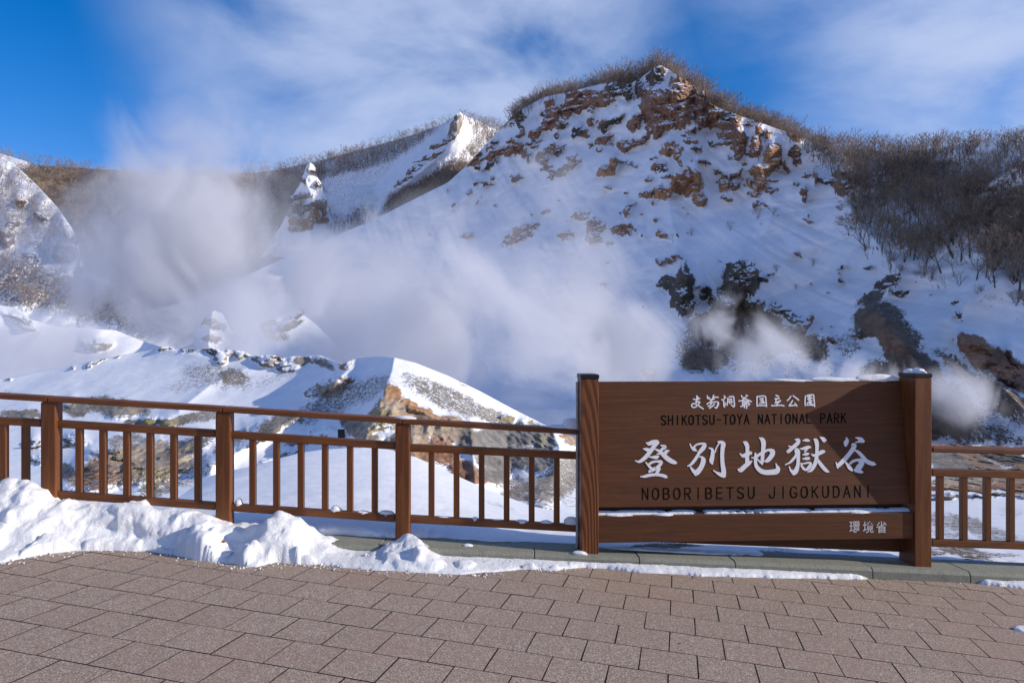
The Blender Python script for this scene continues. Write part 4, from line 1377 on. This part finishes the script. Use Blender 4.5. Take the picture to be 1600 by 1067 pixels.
for i, (f, rx_, rz_) in enumerate(((.93, .20, .052), (.80, .26, .03), (.66, .22, .016))):
    clump(('thick drift of snow on the board top beside the right post', 'long drift of snow along the top of the board', 'thin end of the snow along the top of the board')[i], top_board(f) - Vector((0, 0, .003)), (rx_, .02, rz_), 50 + i, flat=.2, amp=.15)
# snow on the ledge of the beam
led = []
nL = 240
for i in range(nL):
    x = beamL * i / (nL - 1)
    for j in range(7):
        y = .040 + .128 * j / 6
        nn = fbm([x], [y], [0], .12, 3, .5, 5)[0]
        led.append((x, y, (.018 + .008 * nn) * (sin(pi * (j / 6) ** .6) ** .5 if 0 < j < 6 else 0) * np.clip((x * 14 % 1 + 2 + nn * 6), 0, 1) - .001))
fs = []
for i in range(nL - 1):
    for j in range(6):
        a = i * 7 + j
        fs.append((a, a + 7, a + 8, a + 1))
me = mesh('snow_strip', led, fs, True)
o = link('snow_strip', me, SNOW)
o.matrix_world = Matrix.Translation(Bm) @ MR
tag(o, 'strip of shaded snow lying on the beam below the sign board', 'snow')
for i, (u, rx_) in enumerate(((968, .11), (1038, .09), (1346, .09))):
    c = onplane(u, 806.5 - (u - 937) * .011, Bm, NO)
    clump(('crumb of snow on the sign beam near the left post', 'crumb of snow on the sign beam under the first large character', 'crumb of snow on the sign beam above the three small characters')[i], c - NO * .02 - Vector((0, 0, .004)), (rx_, .02, .016), 60 + i, flat=.2)
c = at(905, 864, 5.40)
clump('small lump of snow on the kerb at the left foot of the sign', Vector((c.x, 5.42, gz(c.x, 5.42) + .083)), (.06, .03, .022), 70, flat=.1, amp=.4)
c = at(731, 852, 5.52)
clump('small flat lump of snow lying on the bare kerb', Vector((c.x, 5.50, gz(c.x, 5.50) + .083)), (.04, .03, .014), 71, flat=.2)
c = at(1598, 985, 3.9)
gx, gy = ground_pt(1606, 984)
clump('patch of snow on the paving at the right edge', Vector((gx, gy, gz(gx, gy))), (.09, .05, .02), 72, flat=.1)


# ------------------------------------------------------------------ small things
def twigs(name, label, cat, base, n, h, spread, mat, seed, thick=.0016, kind=None, lean=(0, 0)):
    rnd = random.Random(seed)
    vs, fs = [], []
    for i in range(n):
        p = Vector((rnd.gauss(0, spread), rnd.gauss(0, spread * .4), 0))
        d = Vector((rnd.gauss(lean[0], .5), rnd.gauss(lean[1], .3), 1)).normalized()
        L = h * rnd.uniform(.4, 1.1)
        prev = None
        for k in range(5):
            f = k / 4
            q = p + d * L * f + Vector((0, 0, -.25 * L * f * f))
            w = thick * (1 - f * .75)
            ring = [len(vs), len(vs) + 1, len(vs) + 2]
            for a in range(3):
                vs.append((q.x + w * cos(a * 2.09), q.y + w * sin(a * 2.09), q.z + w * .3 * a))
            if prev:
                for a in range(3):
                    b = (a + 1) % 3
                    fs.append((prev[a], prev[b], ring[b], ring[a]))
            prev = ring
            d = (d + Vector((rnd.gauss(0, .15), rnd.gauss(0, .1), 0))).normalized()
    o = link(name, mesh(name, vs, fs), mat)
    o.location = base
    tag(o, label, cat, kind=kind)
    return o


def kp(u, y, dz=.0):
    x = (u - 800) / F * y
    return Vector((x, y, gz(x, y) + dz))


twigs('dead_grass', 'tuft of dead brown grass behind the kerb under the left half of the sign', 'grass', kp(1045, 5.86, .05), 190, .10, .13, GRASSM, 3, .002)
twigs('dead_grass', 'thin dead brown grass behind the kerb near the left sign post', 'grass', kp(975, 5.86, .05), 90, .07, .10, GRASSM, 4, .002)
twigs('dead_grass', 'small orange tuft of dead grass under the middle of the sign', 'grass', kp(1212, 5.88, .05), 110, .06, .07, GRASSM, 5, .002)
twigs('bare_shrub', 'dry twigs tangled behind the third fence post', 'shrub', kp(600, 5.9, .06), 26, .22, .09, TWIG, 6, .0022)
twigs('bare_shrub', 'few dry stalks poking from the snow right of the third fence post', 'shrub', kp(690, 6.0, .02), 7, .30, .10, TWIG, 7, .0022, lean=(.3, 0))
twigs('bare_shrub', 'sparse thin stalks in the smooth snow left of the third fence post', 'shrub', kp(592, 6.3, .02), 4, .42, .12, TWIG, 8, .0018, lean=(-.2, 0))


def leaf(label, p, s, seed):
    rnd = random.Random(seed)
    vs = [(0, 0, .004)]
    n = 9
    for i in range(n):
        a = 2 * pi * i / n
        r = s * (1 if i % 2 else .62) * rnd.uniform(.8, 1.1)
        vs.append((r * cos(a), r * .6 * sin(a), .002 + .3 * s * rnd.random()))
    top = len(vs)
    vs += [(x, y, z - .0015) for x, y, z in vs]
    fs = [(0, 1 + i, 1 + (i + 1) % n) for i in range(n)] + [(top, top + 1 + (i + 1) % n, top + 1 + i) for i in range(n)]
    fs += [(1 + i, top + 1 + i, top + 1 + (i + 1) % n, 1 + (i + 1) % n) for i in range(n)]
    o = link('dead_leaf', mesh('dead_leaf', vs, fs), LEAFM)
    o.location = p
    tag(o, label, 'leaf')
    return o


gx, gy = ground_pt(1062, 1006)
leaf('curled dark dead leaf lying on the paving below the sign', Vector((gx, gy, gz(gx, gy))), .016, 1)
o = leaf('orange dead leaf caught between the snow lumps near the second fence post', at(349, 846, 5.02), .022, 2)
o.rotation_euler = (1.1, 0, .3)

# marker board on the mound and the log by the brown flat
p = mounds.surf(534, 690)
mk = box_mesh('marker_board', .26, .05, .72, .01, (-.13, 0, 0))
o = link('marker_board', mk, DARKM)
o.location = mounds.surf(534, 686) + Vector((0, -.1, -.1))
tag(o, 'small black upright marker board on the slope seen above the middle rail', 'marker')
sc_ = o.location.y * 16 / F
o.scale = (1, 1, max(.5, sc_ * 1.25 / .72))


def log(label, a, b, r, mat):
    a, b = Vector(a), Vector(b)
    d = b - a
    vs, fs = [], []
    q = d.to_track_quat('Z', 'Y')
    for i in range(9):
        f = i / 8
        rr = r * (1 + .1 * sin(i * 2.1))
        for k in range(10):
            v = q @ Vector((rr * cos(k * .628), rr * sin(k * .628), 0)) + a + d * f
            vs.append(tuple(v))
    for i in range(8):
        for k in range(10):
            k2 = (k + 1) % 10
            fs.append((i * 10 + k, i * 10 + k2, i * 10 + 10 + k2, i * 10 + 10 + k))
    fs += [tuple(range(9, -1, -1)), tuple(range(80, 90))]
    o = link('fallen_log', mesh('fallen_log', vs, fs, True), mat)
    tag(o, label, 'log')


ll = mounds.surf(1489, 782)
log('short dark fallen log lying on the snow right of the sign', ll + Vector((-1.0, 0, .03)), ll + Vector((.02, .1, .05)), .055, DARKM)


# stones on the mounds
def stone(label, sheet, u, v, rpx, seed, mat, squash=.6):
    p = sheet.surf(u, v)
    r = rpx * p.y / F
    bm = bmesh.new()
    bmesh.ops.create_icosphere(bm, subdivisions=3, radius=1)
    cs = np.array([v_.co[:] for v_ in bm.verts])
    n = fbm(cs[:, 0], cs[:, 1], cs[:, 2], .9, 3, .6, seed) * .4
    for v_, k in zip(bm.verts, n):
        q = v_.co * (1 + k)
        v_.co = Vector((q.x * r, q.y * r * .8, q.z * r * squash))
    me = bpy.data.meshes.new('boulder')
    bm.to_mesh(me); bm.free()
    o = link('boulder', me, mat)
    o.location = p
    tag(o, label, 'boulder')


STONE = plain('dark_stone', (.075, .07, .065), .85, 0, 3, .4, .6)
STONEY = plain('sulphur_stone', (.22, .20, .10), .85, 0, 3, .5, .6)
for lab, u, v, r, m_ in (('dark angular boulder in the snow left of the first fence post', 50, 692, 6, STONE), ('flat dark boulder just right of the first fence post', 108, 698, 9, STONE), ('small black stone left of the third picket', 185, 719, 4, STONE),
                         ('black stone beside a smaller one between the first pickets', 171, 704, 3.2, STONE), ('dark rounded stone near the muddy hollow', 206, 726, 5, STONE), ('mossy yellow boulder under the top rail near the second post', 232, 660, 10, STONEY),
                         ('second mossy boulder under the top rail, paler than its neighbour', 262, 661, 11, STONEY), ('grey boulder low in the muddy hollow', 140, 733, 8, STONE)):
    stone(lab, mounds, u, v, r, int(u), m_)


# ------------------------------------------------------------------ bare trees
def make_tree(seed, levels=4, kids=(4, 3, 3, 4), spread=.55, trunk=.30, thick=.018, stems=1, fan=0.0, twigw=.0045):
    """a bare broadleaf tree one unit tall; returns trunk (verts, faces) and crown (verts, faces)"""
    rnd = random.Random(seed)
    T, C = ([], []), ([], [])

    def tube(dst, a, b, ra, rb, n=4):
        d = (b - a).normalized()
        x = d.orthogonal().normalized()
        y = d.cross(x)
        i0 = len(dst[0])
        for p, r in ((a, ra), (b, rb)):
            for k in range(n):
                t = 2 * pi * k / n
                dst[0].append(tuple(p + x * r * cos(t) + y * r * sin(t)))
        for k in range(n):
            j = (k + 1) % n
            dst[1].append((i0 + k, i0 + j, i0 + n + j, i0 + n + k))

    def blade(a, b, r):
        d = (b - a)
        x = d.cross(Vector((rnd.gauss(0, 1), rnd.gauss(0, 1), rnd.gauss(0, .3)))).normalized()
        i0 = len(C[0])
        C[0].extend([tuple(a - x * r), tuple(a + x * r), tuple(b)])
        C[1].append((i0, i0 + 1, i0 + 2))

    def grow(p, d, L, r, lev):
        n = 2 if lev < 2 else 1
        q = p
        for k in range(n):
            d2 = (d + Vector((rnd.gauss(0, .10), rnd.gauss(0, .10), .05))).normalized()
            e = q + d2 * L / n
            if lev < 3:
                tube(C, q, e, r * (1 - .3 * k / n), r * (1 - .3 * (k + 1) / n), 4 if lev < 2 else 3)
            else:
                blade(q, e, max(r, twigw))
            q, d = e, d2
        if lev >= levels:
            return
        m = kids[min(lev, len(kids) - 1)]
        for i in range(m):
            a = 2 * pi * (i + rnd.random() * .8) / m
            x = d.orthogonal().normalized()
            y = d.cross(x)
            s = spread * rnd.uniform(.55, 1.2)
            nd = (d + (x * cos(a) + y * sin(a)) * s + Vector((0, 0, .06))).normalized()
            f = 1.0 if i < 2 else rnd.uniform(.45, .95)
            grow(p + (q - p) * f, nd, L * rnd.uniform(.6, .85), r * .55, lev + 1)

    for s in range(stems):
        lean = Vector((rnd.gauss(0, .10 + fan), rnd.gauss(0, .08 + fan), 1)).normalized()
        p = Vector((rnd.gauss(0, .02 * (stems > 1)), rnd.gauss(0, .02 * (stems > 1)), -.04))
        e = p + lean * (trunk + .04)
        mid = (p + e) / 2 + Vector((rnd.gauss(0, .012), rnd.gauss(0, .012), 0))
        tube(T, p, mid, thick, thick * .85, 6)
        tube(T, mid, e, thick * .85, thick * .72, 6)
        m = kids[0]
        for i in range(m):
            a = 2 * pi * (i + rnd.random() * .7) / m
            nd = (lean + Vector((cos(a), sin(a), 0)) * spread * rnd.uniform(.5, 1.2)).normalized()
            grow(e, nd, (1 - trunk) * rnd.uniform(.30, .42), thick * .55, 1)
    zs = max(v[2] for v in C[0])
    T = ([tuple(c / zs for c in v) for v in T[0]], T[1])
    C = ([tuple(c / zs for c in v) for v in C[0]], C[1])
    return T, C


protos = []
for i in range(7):
    T, C = make_tree(100 + i, 4, (4, 3, 3, 4), (.75, .95, .8, .7, .9, .8, 1.0)[i], (.30, .22, .34, .40, .28, .18, .25)[i], (.017, .02, .016, .014, .018, .013, .02)[i], (1, 1, 1, 1, 2, 3, 1)[i], (.0, 0, 0, 0, .12, .2, .05)[i])
    mt = mesh('trunk', *T); mt.materials.append(BARKT)
    mc = mesh('crown', *C); mc.materials.append(BARK)
    protos.append((mt, mc))
shrub_protos = []
for i in range(4):
    T, C = make_tree(200 + i, 3, (3, 3, 3), .5, .12, .010, 4, .30, .004)
    v = T[0] + C[0]
    f = T[1] + [tuple(len(T[0]) + k for k in q) for q in C[1]]
    me = mesh('bare_shrub', v, f); me.materials.append(BARK)
    shrub_protos.append(me)


def inpoly(u, v, P):
    c = False
    n = len(P)
    for i in range(n):
        (x1, y1), (x2, y2) = P[i], P[(i + 1) % n]
        if (y1 > v) != (y2 > v) and u < (x2 - x1) * (v - y1) / (y2 - y1) + x1:
            c = not c
    return c


def scatter(poly, n, seed, dens=None):
    rnd = random.Random(seed)
    us = [p[0] for p in poly]; vv = [p[1] for p in poly]
    out = []
    tries = 0
    while len(out) < n and tries < n * 60:
        tries += 1
        u, v = rnd.uniform(min(us), max(us)), rnd.uniform(min(vv), max(vv))
        if inpoly(u, v, poly) and (dens is None or rnd.random() < dens(u, v)):
            out.append((u, v))
    return out


def put_tree(p, h, i, label, group, parts=True, rnd=random):
    mt, mc = protos[i % len(protos)]
    rz = rnd.uniform(0, 6.28)
    s = (h * rnd.uniform(.85, 1.2), h * rnd.uniform(.85, 1.2), h)
    root = bpy.data.objects.new('bare_tree', None)
    COL.objects.link(root)
    root.location = p
    root.rotation_euler = (rnd.gauss(0, .06), rnd.gauss(0, .06), rz)
    root.scale = s
    tag(root, label, 'tree', group)
    for nm, me in (('trunk', mt), ('crown', mc)):
        c = bpy.data.objects.new(nm, me)
        COL.objects.link(c)
        c.parent = root


rt = random.Random(5)


def slope_label(u, v):
    if v > 385:
        return ('bare tree at the lower edge of the wood, its trunk clear against open snow', 'bare trees at the lower edge of the wood')
    if u < 1400:
        return ('bare tree at the left edge of the wood beside the snow chute', 'bare trees at the left edge of the wood')
    if u > 1540:
        return ('bare tree in the far right part of the wooded slope', 'bare trees in the right part of the wood')
    return ('bare grey-brown tree inside the wood on the right slope', 'bare trees inside the wood on the right slope')


def crest_label(u):
    if u < 960:
        return ('low bare tree on the skyline left of the rocky summit', 'bare trees on the crest left of the summit')
    if u < 1090:
        return ('bare tree on the skyline just behind the rocky summit', 'bare trees on the crest behind the summit')
    return ('bare tree on the skyline falling away right of the rocky summit', 'bare trees on the crest right of the summit')


n_ind = 0
SLOPE = [(1262, 250), (1330, 250), (1420, 262), (1520, 280), (1640, 300), (1660, 470), (1600, 450), (1520, 445), (1430, 415), (1345, 398), (1322, 385), (1335, 350), (1290, 330), (1340, 300)]
pts = scatter([(1330, 300), (1420, 300), (1660, 330), (1660, 470), (1590, 455), (1500, 440), (1430, 415), (1345, 402), (1318, 385), (1330, 345)], 165, 1)
pts.sort(key=lambda q: -q[1])
for u, v in pts:
    p = mountain.surf(u, v)
    near_edge = v > 390 - (u < 1360) * 30
    hpx = rt.uniform(40, 74) * (1.12 if u > 1450 else .95)
    put_tree(p + Vector((0, 0, -.2)), hpx * p.y / F, rt.randrange(7), *slope_label(u, v), rnd=rt)
    n_ind += 1
# skyline of the mountain
for k in range(105):
    u = 806 + (1290 - 806) * (k + rt.random()) / 105
    p = mountain.surf(u, 0)
    y = p.y + rt.uniform(3, 10)
    p = Vector(((u - 800) / F * y, y, p.z + rt.uniform(-1.8, -.3)))
    hpx = rt.uniform(28, 44) if 940 < u < 1230 else rt.uniform(20, 32)
    if 1012 < u < 1045: hpx *= .72
    put_tree(p, hpx * y / F, rt.randrange(7), *crest_label(u), rnd=rt)
    n_ind += 1
# shrubs at the foot of the wood and on the snow face
sh = scatter([(1330, 395), (1430, 425), (1520, 450), (1610, 470), (1610, 500), (1560, 500), (1450, 450), (1400, 440), (1340, 410)], 26, 8)
for u, v in sh:
    p = mountain.surf(u, v)
    o = bpy.data.objects.new('bare_shrub', rt.choice(shrub_protos))
    COL.objects.link(o)
    o.location = p
    h = rt.uniform(18, 32) * p.y / F
    o.scale = (h, h, h)
    o.rotation_euler = (0, 0, rt.uniform(0, 6))
    tag(o, 'thin bare shrub in the snow below the wood on the right slope', 'shrub', 'bare shrubs below the wood')
for (u, v, hp, lab) in ((1052, 378, 16, 'small bare shrub on the snow face below the orange cliffs'), (1080, 368, 14, 'faint bare shrub on the snow face, centre of the mountain'), (1142, 360, 18, 'spreading bare shrub under the tall orange spires'),
                        (1184, 342, 20, 'leaning bare shrub with a dark stem under the spires'), (1208, 336, 14, 'low bare branches spreading right under the spires'), (1270, 415, 14, 'single thin sapling on the open snow right of the cliffs'),
                        (1214, 425, 14, 'thin sapling above the dark lower crags'), (1243, 452, 10, 'tiny sapling right of the dark lower crags'), (475, 488, 12, 'small dark shrub on the little ridge in the steam'), (700, 303, 10, 'scrubby bushes on the left edge of the mountain')):
    sh_ = mountain if u > 600 else small_ridge
    p = sh_.surf(u, v)
    o = bpy.data.objects.new('bare_shrub', rt.choice(shrub_protos))
    COL.objects.link(o)
    o.location = p
    h = hp * p.y / F
    o.scale = (h * 1.3, h * 1.3, h)
    o.rotation_euler = (0, 0, rt.uniform(0, 6))
    tag(o, lab, 'shrub')


# woods too many to count
def wood(name, label, spots, seed, levels=3, kids=(3, 3, 3), twig=.006, mat=BARKF):
    """spots: (point, height); all in one mesh"""
    rnd = np.random.default_rng(seed)
    P = []
    for i in range(6):
        T, C = make_tree(seed * 10 + i, levels, kids, .78, .26, .016, 1, 0, twig)
        v = np.array(T[0] + C[0])
        quads = [q for q in T[1] + [tuple(len(T[0]) + k for k in q) for q in C[1]] if len(q) == 4]
        tris = [q for q in [tuple(len(T[0]) + k for k in q) for q in C[1]] if len(q) == 3]
        P.append((v, np.array(quads), np.array(tris)))
    V, Q, Tt = [], [], []
    base_ = 0
    for (p, h) in spots:
        v, q, t = P[rnd.integers(6)]
        a = rnd.uniform(0, 6.28)
        c_, s_ = math.cos(a), math.sin(a)
        w = h * rnd.uniform(.8, 1.2)
        vv = np.stack([(v[:, 0] * c_ - v[:, 1] * s_) * w + p[0] + v[:, 2] * h * rnd.normal(0, .08), (v[:, 0] * s_ + v[:, 1] * c_) * w + p[1], v[:, 2] * h + p[2]], 1)
        V.append(vv); Q.append(q + base_); Tt.append(t + base_)
        base_ += len(v)
    V = np.concatenate(V); Q = np.concatenate(Q); Tt = np.concatenate(Tt)
    me = bpy.data.meshes.new(name)
    me.vertices.add(len(V)); me.vertices.foreach_set('co', V.reshape(-1).astype(np.float32))
    me.loops.add(Q.size + Tt.size)
    me.loops.foreach_set('vertex_index', np.concatenate([Q.reshape(-1), Tt.reshape(-1)]).astype(np.int32))
    me.polygons.add(len(Q) + len(Tt))
    ls = np.concatenate([np.arange(len(Q)) * 4, Q.size + np.arange(len(Tt)) * 3]).astype(np.int32)
    me.polygons.foreach_set('loop_start', ls)
    me.update(calc_edges=True)
    o = link(name, me, mat)
    tag(o, label, 'woodland', kind='stuff')
    return len(Q) * 2 + len(Tt)


ntri = 0
sp = []
for u, v in scatter(SLOPE, 430, 21, lambda u, v: 1.0 if v < 315 + (u - 1300) * .16 else .10):
    p = mountain.surf(u, v); sp.append((p, rt.uniform(24, 44) * p.y / F))
for u, v in scatter([(1250, 222), (1300, 235), (1400, 238), (1500, 230), (1660, 222), (1660, 330), (1500, 300), (1400, 270), (1262, 255)], 420, 22):
    p = mountain.surf(u, v); sp.append((p, rt.uniform(24, 38) * p.y / F))
for k in range(200):                     # skyline on the right
    u = rt.uniform(1235, 1720)
    p = mountain.surf(u, 0); y = p.y + rt.uniform(0, 12)
    sp.append((Vector(((u - 800) / F * y, y, p.z - rt.uniform(.2, 2.5))), rt.uniform(26, 42) * y / F))
for k in range(1100):                     # behind the crest of the rocky peak
    u = rt.uniform(800, 1300)
    p = mountain.surf(u, 0); y = p.y + rt.uniform(2, 18)
    hp = 46 if 950 < u < 1250 else 34
    sp.append((Vector(((u - 800) / F * y, y, p.z - rt.uniform(.5, 3.0))), rt.uniform(.6, 1.05) * hp * y / F))
for u, v in scatter([(790, 180), (850, 150), (900, 142), (905, 150), (850, 165), (800, 196)], 60, 23):
    p = mountain.surf(u, v); sp.append((p, rt.uniform(12, 20) * p.y / F))
ntri += wood('slope_woodland', 'dense bare brown wood covering the right slope and the crest', sp, 31)
sp = []
for k in range(900):
    u = rt.uniform(-60, 830)
    p = back_hill.surf(u, 0); y = p.y + rt.uniform(0, 25)
    hp = rt.uniform(12, 20)
    if 705 < u < 735: hp *= .5
    sp.append((Vector(((u - 800) / F * y, y, p.z - rt.uniform(-.5, 4))), hp * rt.uniform(.8, 1.2) * y / F))
for u, v in scatter([(430, 268), (600, 225), (700, 195), (712, 182), (640, 240), (590, 262), (500, 285), (520, 350), (600, 320), (560, 370), (430, 350)], 900, 24):
    p = back_hill.surf(u, v); sp.append((p, rt.uniform(9, 17) * p.y / F))
for u, v in scatter([(722, 185), (780, 200), (800, 215), (760, 250), (700, 300), (640, 330), (600, 320), (640, 295), (700, 262), (745, 225)], 420, 25):
    p = back_hill.surf(u, v); sp.append((p, rt.uniform(12, 20) * p.y / F))
for u, v in scatter([(-60, 235), (180, 270), (440, 268), (440, 480), (200, 500), (130, 430), (120, 350), (0, 250)], 900, 26):
    p = back_hill.surf(u, v); sp.append((p, rt.uniform(11, 20) * p.y / F))
ntri += wood('far_woodland', 'distant bare brown woods on the hills behind the steam', sp, 32, 3, (3, 2, 3), .012)
sp = []
for u, v in scatter([(-60, 230), (0, 250), (60, 300), (115, 370), (130, 420), (60, 400), (-60, 380)], 420, 27) + scatter([(-330, 200), (-60, 230), (-60, 460), (-330, 450)], 160, 29):
    p = left_hill.surf(u, v); sp.append((p, rt.uniform(10, 22) * p.y / F))
for u, v in scatter([(-60, 390), (20, 400), (90, 430), (200, 450), (240, 500), (200, 520), (100, 500), (0, 470), (-60, 460)], 420, 28):
    p = left_hill.surf(u, v); sp.append((p, rt.uniform(10, 24) * p.y / F))
ntri += wood('left_woodland', 'scrubby bare trees over the snowy hillside on the left', sp, 33)
print('wood tris', ntri, 'individual trees', n_ind)

# ------------------------------------------------------------------ steam rising from the vents
ico = None


def puff(u, v, ru, rv, Y, dep, mat, rot=0.0):
    """an ellipsoid of steam about the point seen at (u, v); radii in px at that distance"""
    global ico
    if ico is None:
        bm = bmesh.new()
        bmesh.ops.create_icosphere(bm, subdivisions=3, radius=1)
        ico = bpy.data.meshes.new('steam')
        bm.to_mesh(ico); bm.free()
    me = ico.copy()
    me.materials.append(mat)
    o = bpy.data.objects.new('steam', me)
    COL.objects.link(o)
    o.location = at(u, v, Y)
    o.scale = (ru * Y / F, dep, rv * Y / F)
    o.rotation_euler = (0, R(rot), 0)
    return o


ST1 = steam_mat('steam_dense', .085, .33, .46, 1.1)
ST2 = steam_mat('steam_thin', .10, .10, .55, 1.1, seed=30)
ST3 = steam_mat('steam_wisp', .19, .50, .95, 1.2, (1, 1, .6), seed=12)
ST4 = steam_mat('steam_veil', .05, .045, .30, .6, seed=50)
PUFFS = [
    # u, v, ru, rv, Y, depth, mat, rot, label
    (270, 420, 190, 230, 84, 13, ST1, 8, 'tall pale plume of steam rising left of the valley into the sky'),
    (310, 240, 170, 130, 88, 12, ST2, 0, 'thin top of the left plume spreading in front of the blue sky'),
    (160, 400, 260, 200, 92, 12, ST2, 0, 'thin veil of steam over the left hillside'),
    (60, 550, 260, 85, 53, 5, ST1, 0, 'low bright bank of steam behind the left mound'),
    (400, 360, 200, 170, 94, 12, ST2, 20, 'thin steam between the two hills'),
    (420, 500, 230, 110, 53, 6, ST1, -10, 'steam hanging over the little ridge'),
    (450, 470, 240, 150, 82, 10, ST1, -10, 'grey steam behind the little ridge'),
    (660, 510, 260, 150, 66, 10, ST1, -15, 'broad cloud of steam before the mountain foot'),
    (620, 390, 240, 120, 90, 10, ST2, -25, 'thin steam drifting up the mountain flank'),
    (830, 570, 210, 140, 62, 9, ST1, 0, 'thick grey steam behind the right end of the mound'),
    (880, 430, 190, 150, 84, 9, ST2, 0, 'thin steam rising before the middle of the snow face'),
    (950, 540, 150, 130, 66, 8, ST1, 0, 'steam curling by the dark lower crags'),
    (1190, 560, 140, 90, 60, 6, ST3, 0, 'wispy steam above the sign board'),
    (1130, 500, 90, 70, 66, 5, ST3, -20, 'small wisp of steam on the brown scree'),
    (1330, 590, 140, 55, 58, 5, ST3, 0, 'low thin steam behind the right half of the sign'),
    (1510, 625, 110, 80, 54, 4, ST3, 25, 'streaky steam right of the sign'),
    (700, 480, 430, 190, 76, 13, ST4, -10, 'broad thin veil of steam across the foot of the mountain'),
    (850, 310, 140, 100, 110, 8, ST2, 0, 'faint steam against the middle of the mountain'),
]
for u, v, ru, rv, Y, dep, m_, rot, lab in PUFFS:
    tag(puff(u, v, ru, rv, Y, dep, m_, rot), lab, 'steam', kind='stuff')
print('tris total', sum(len(o.data.loop_triangles) if False else len(o.data.polygons) * 2 for o in bpy.data.objects if o.type == 'MESH'))
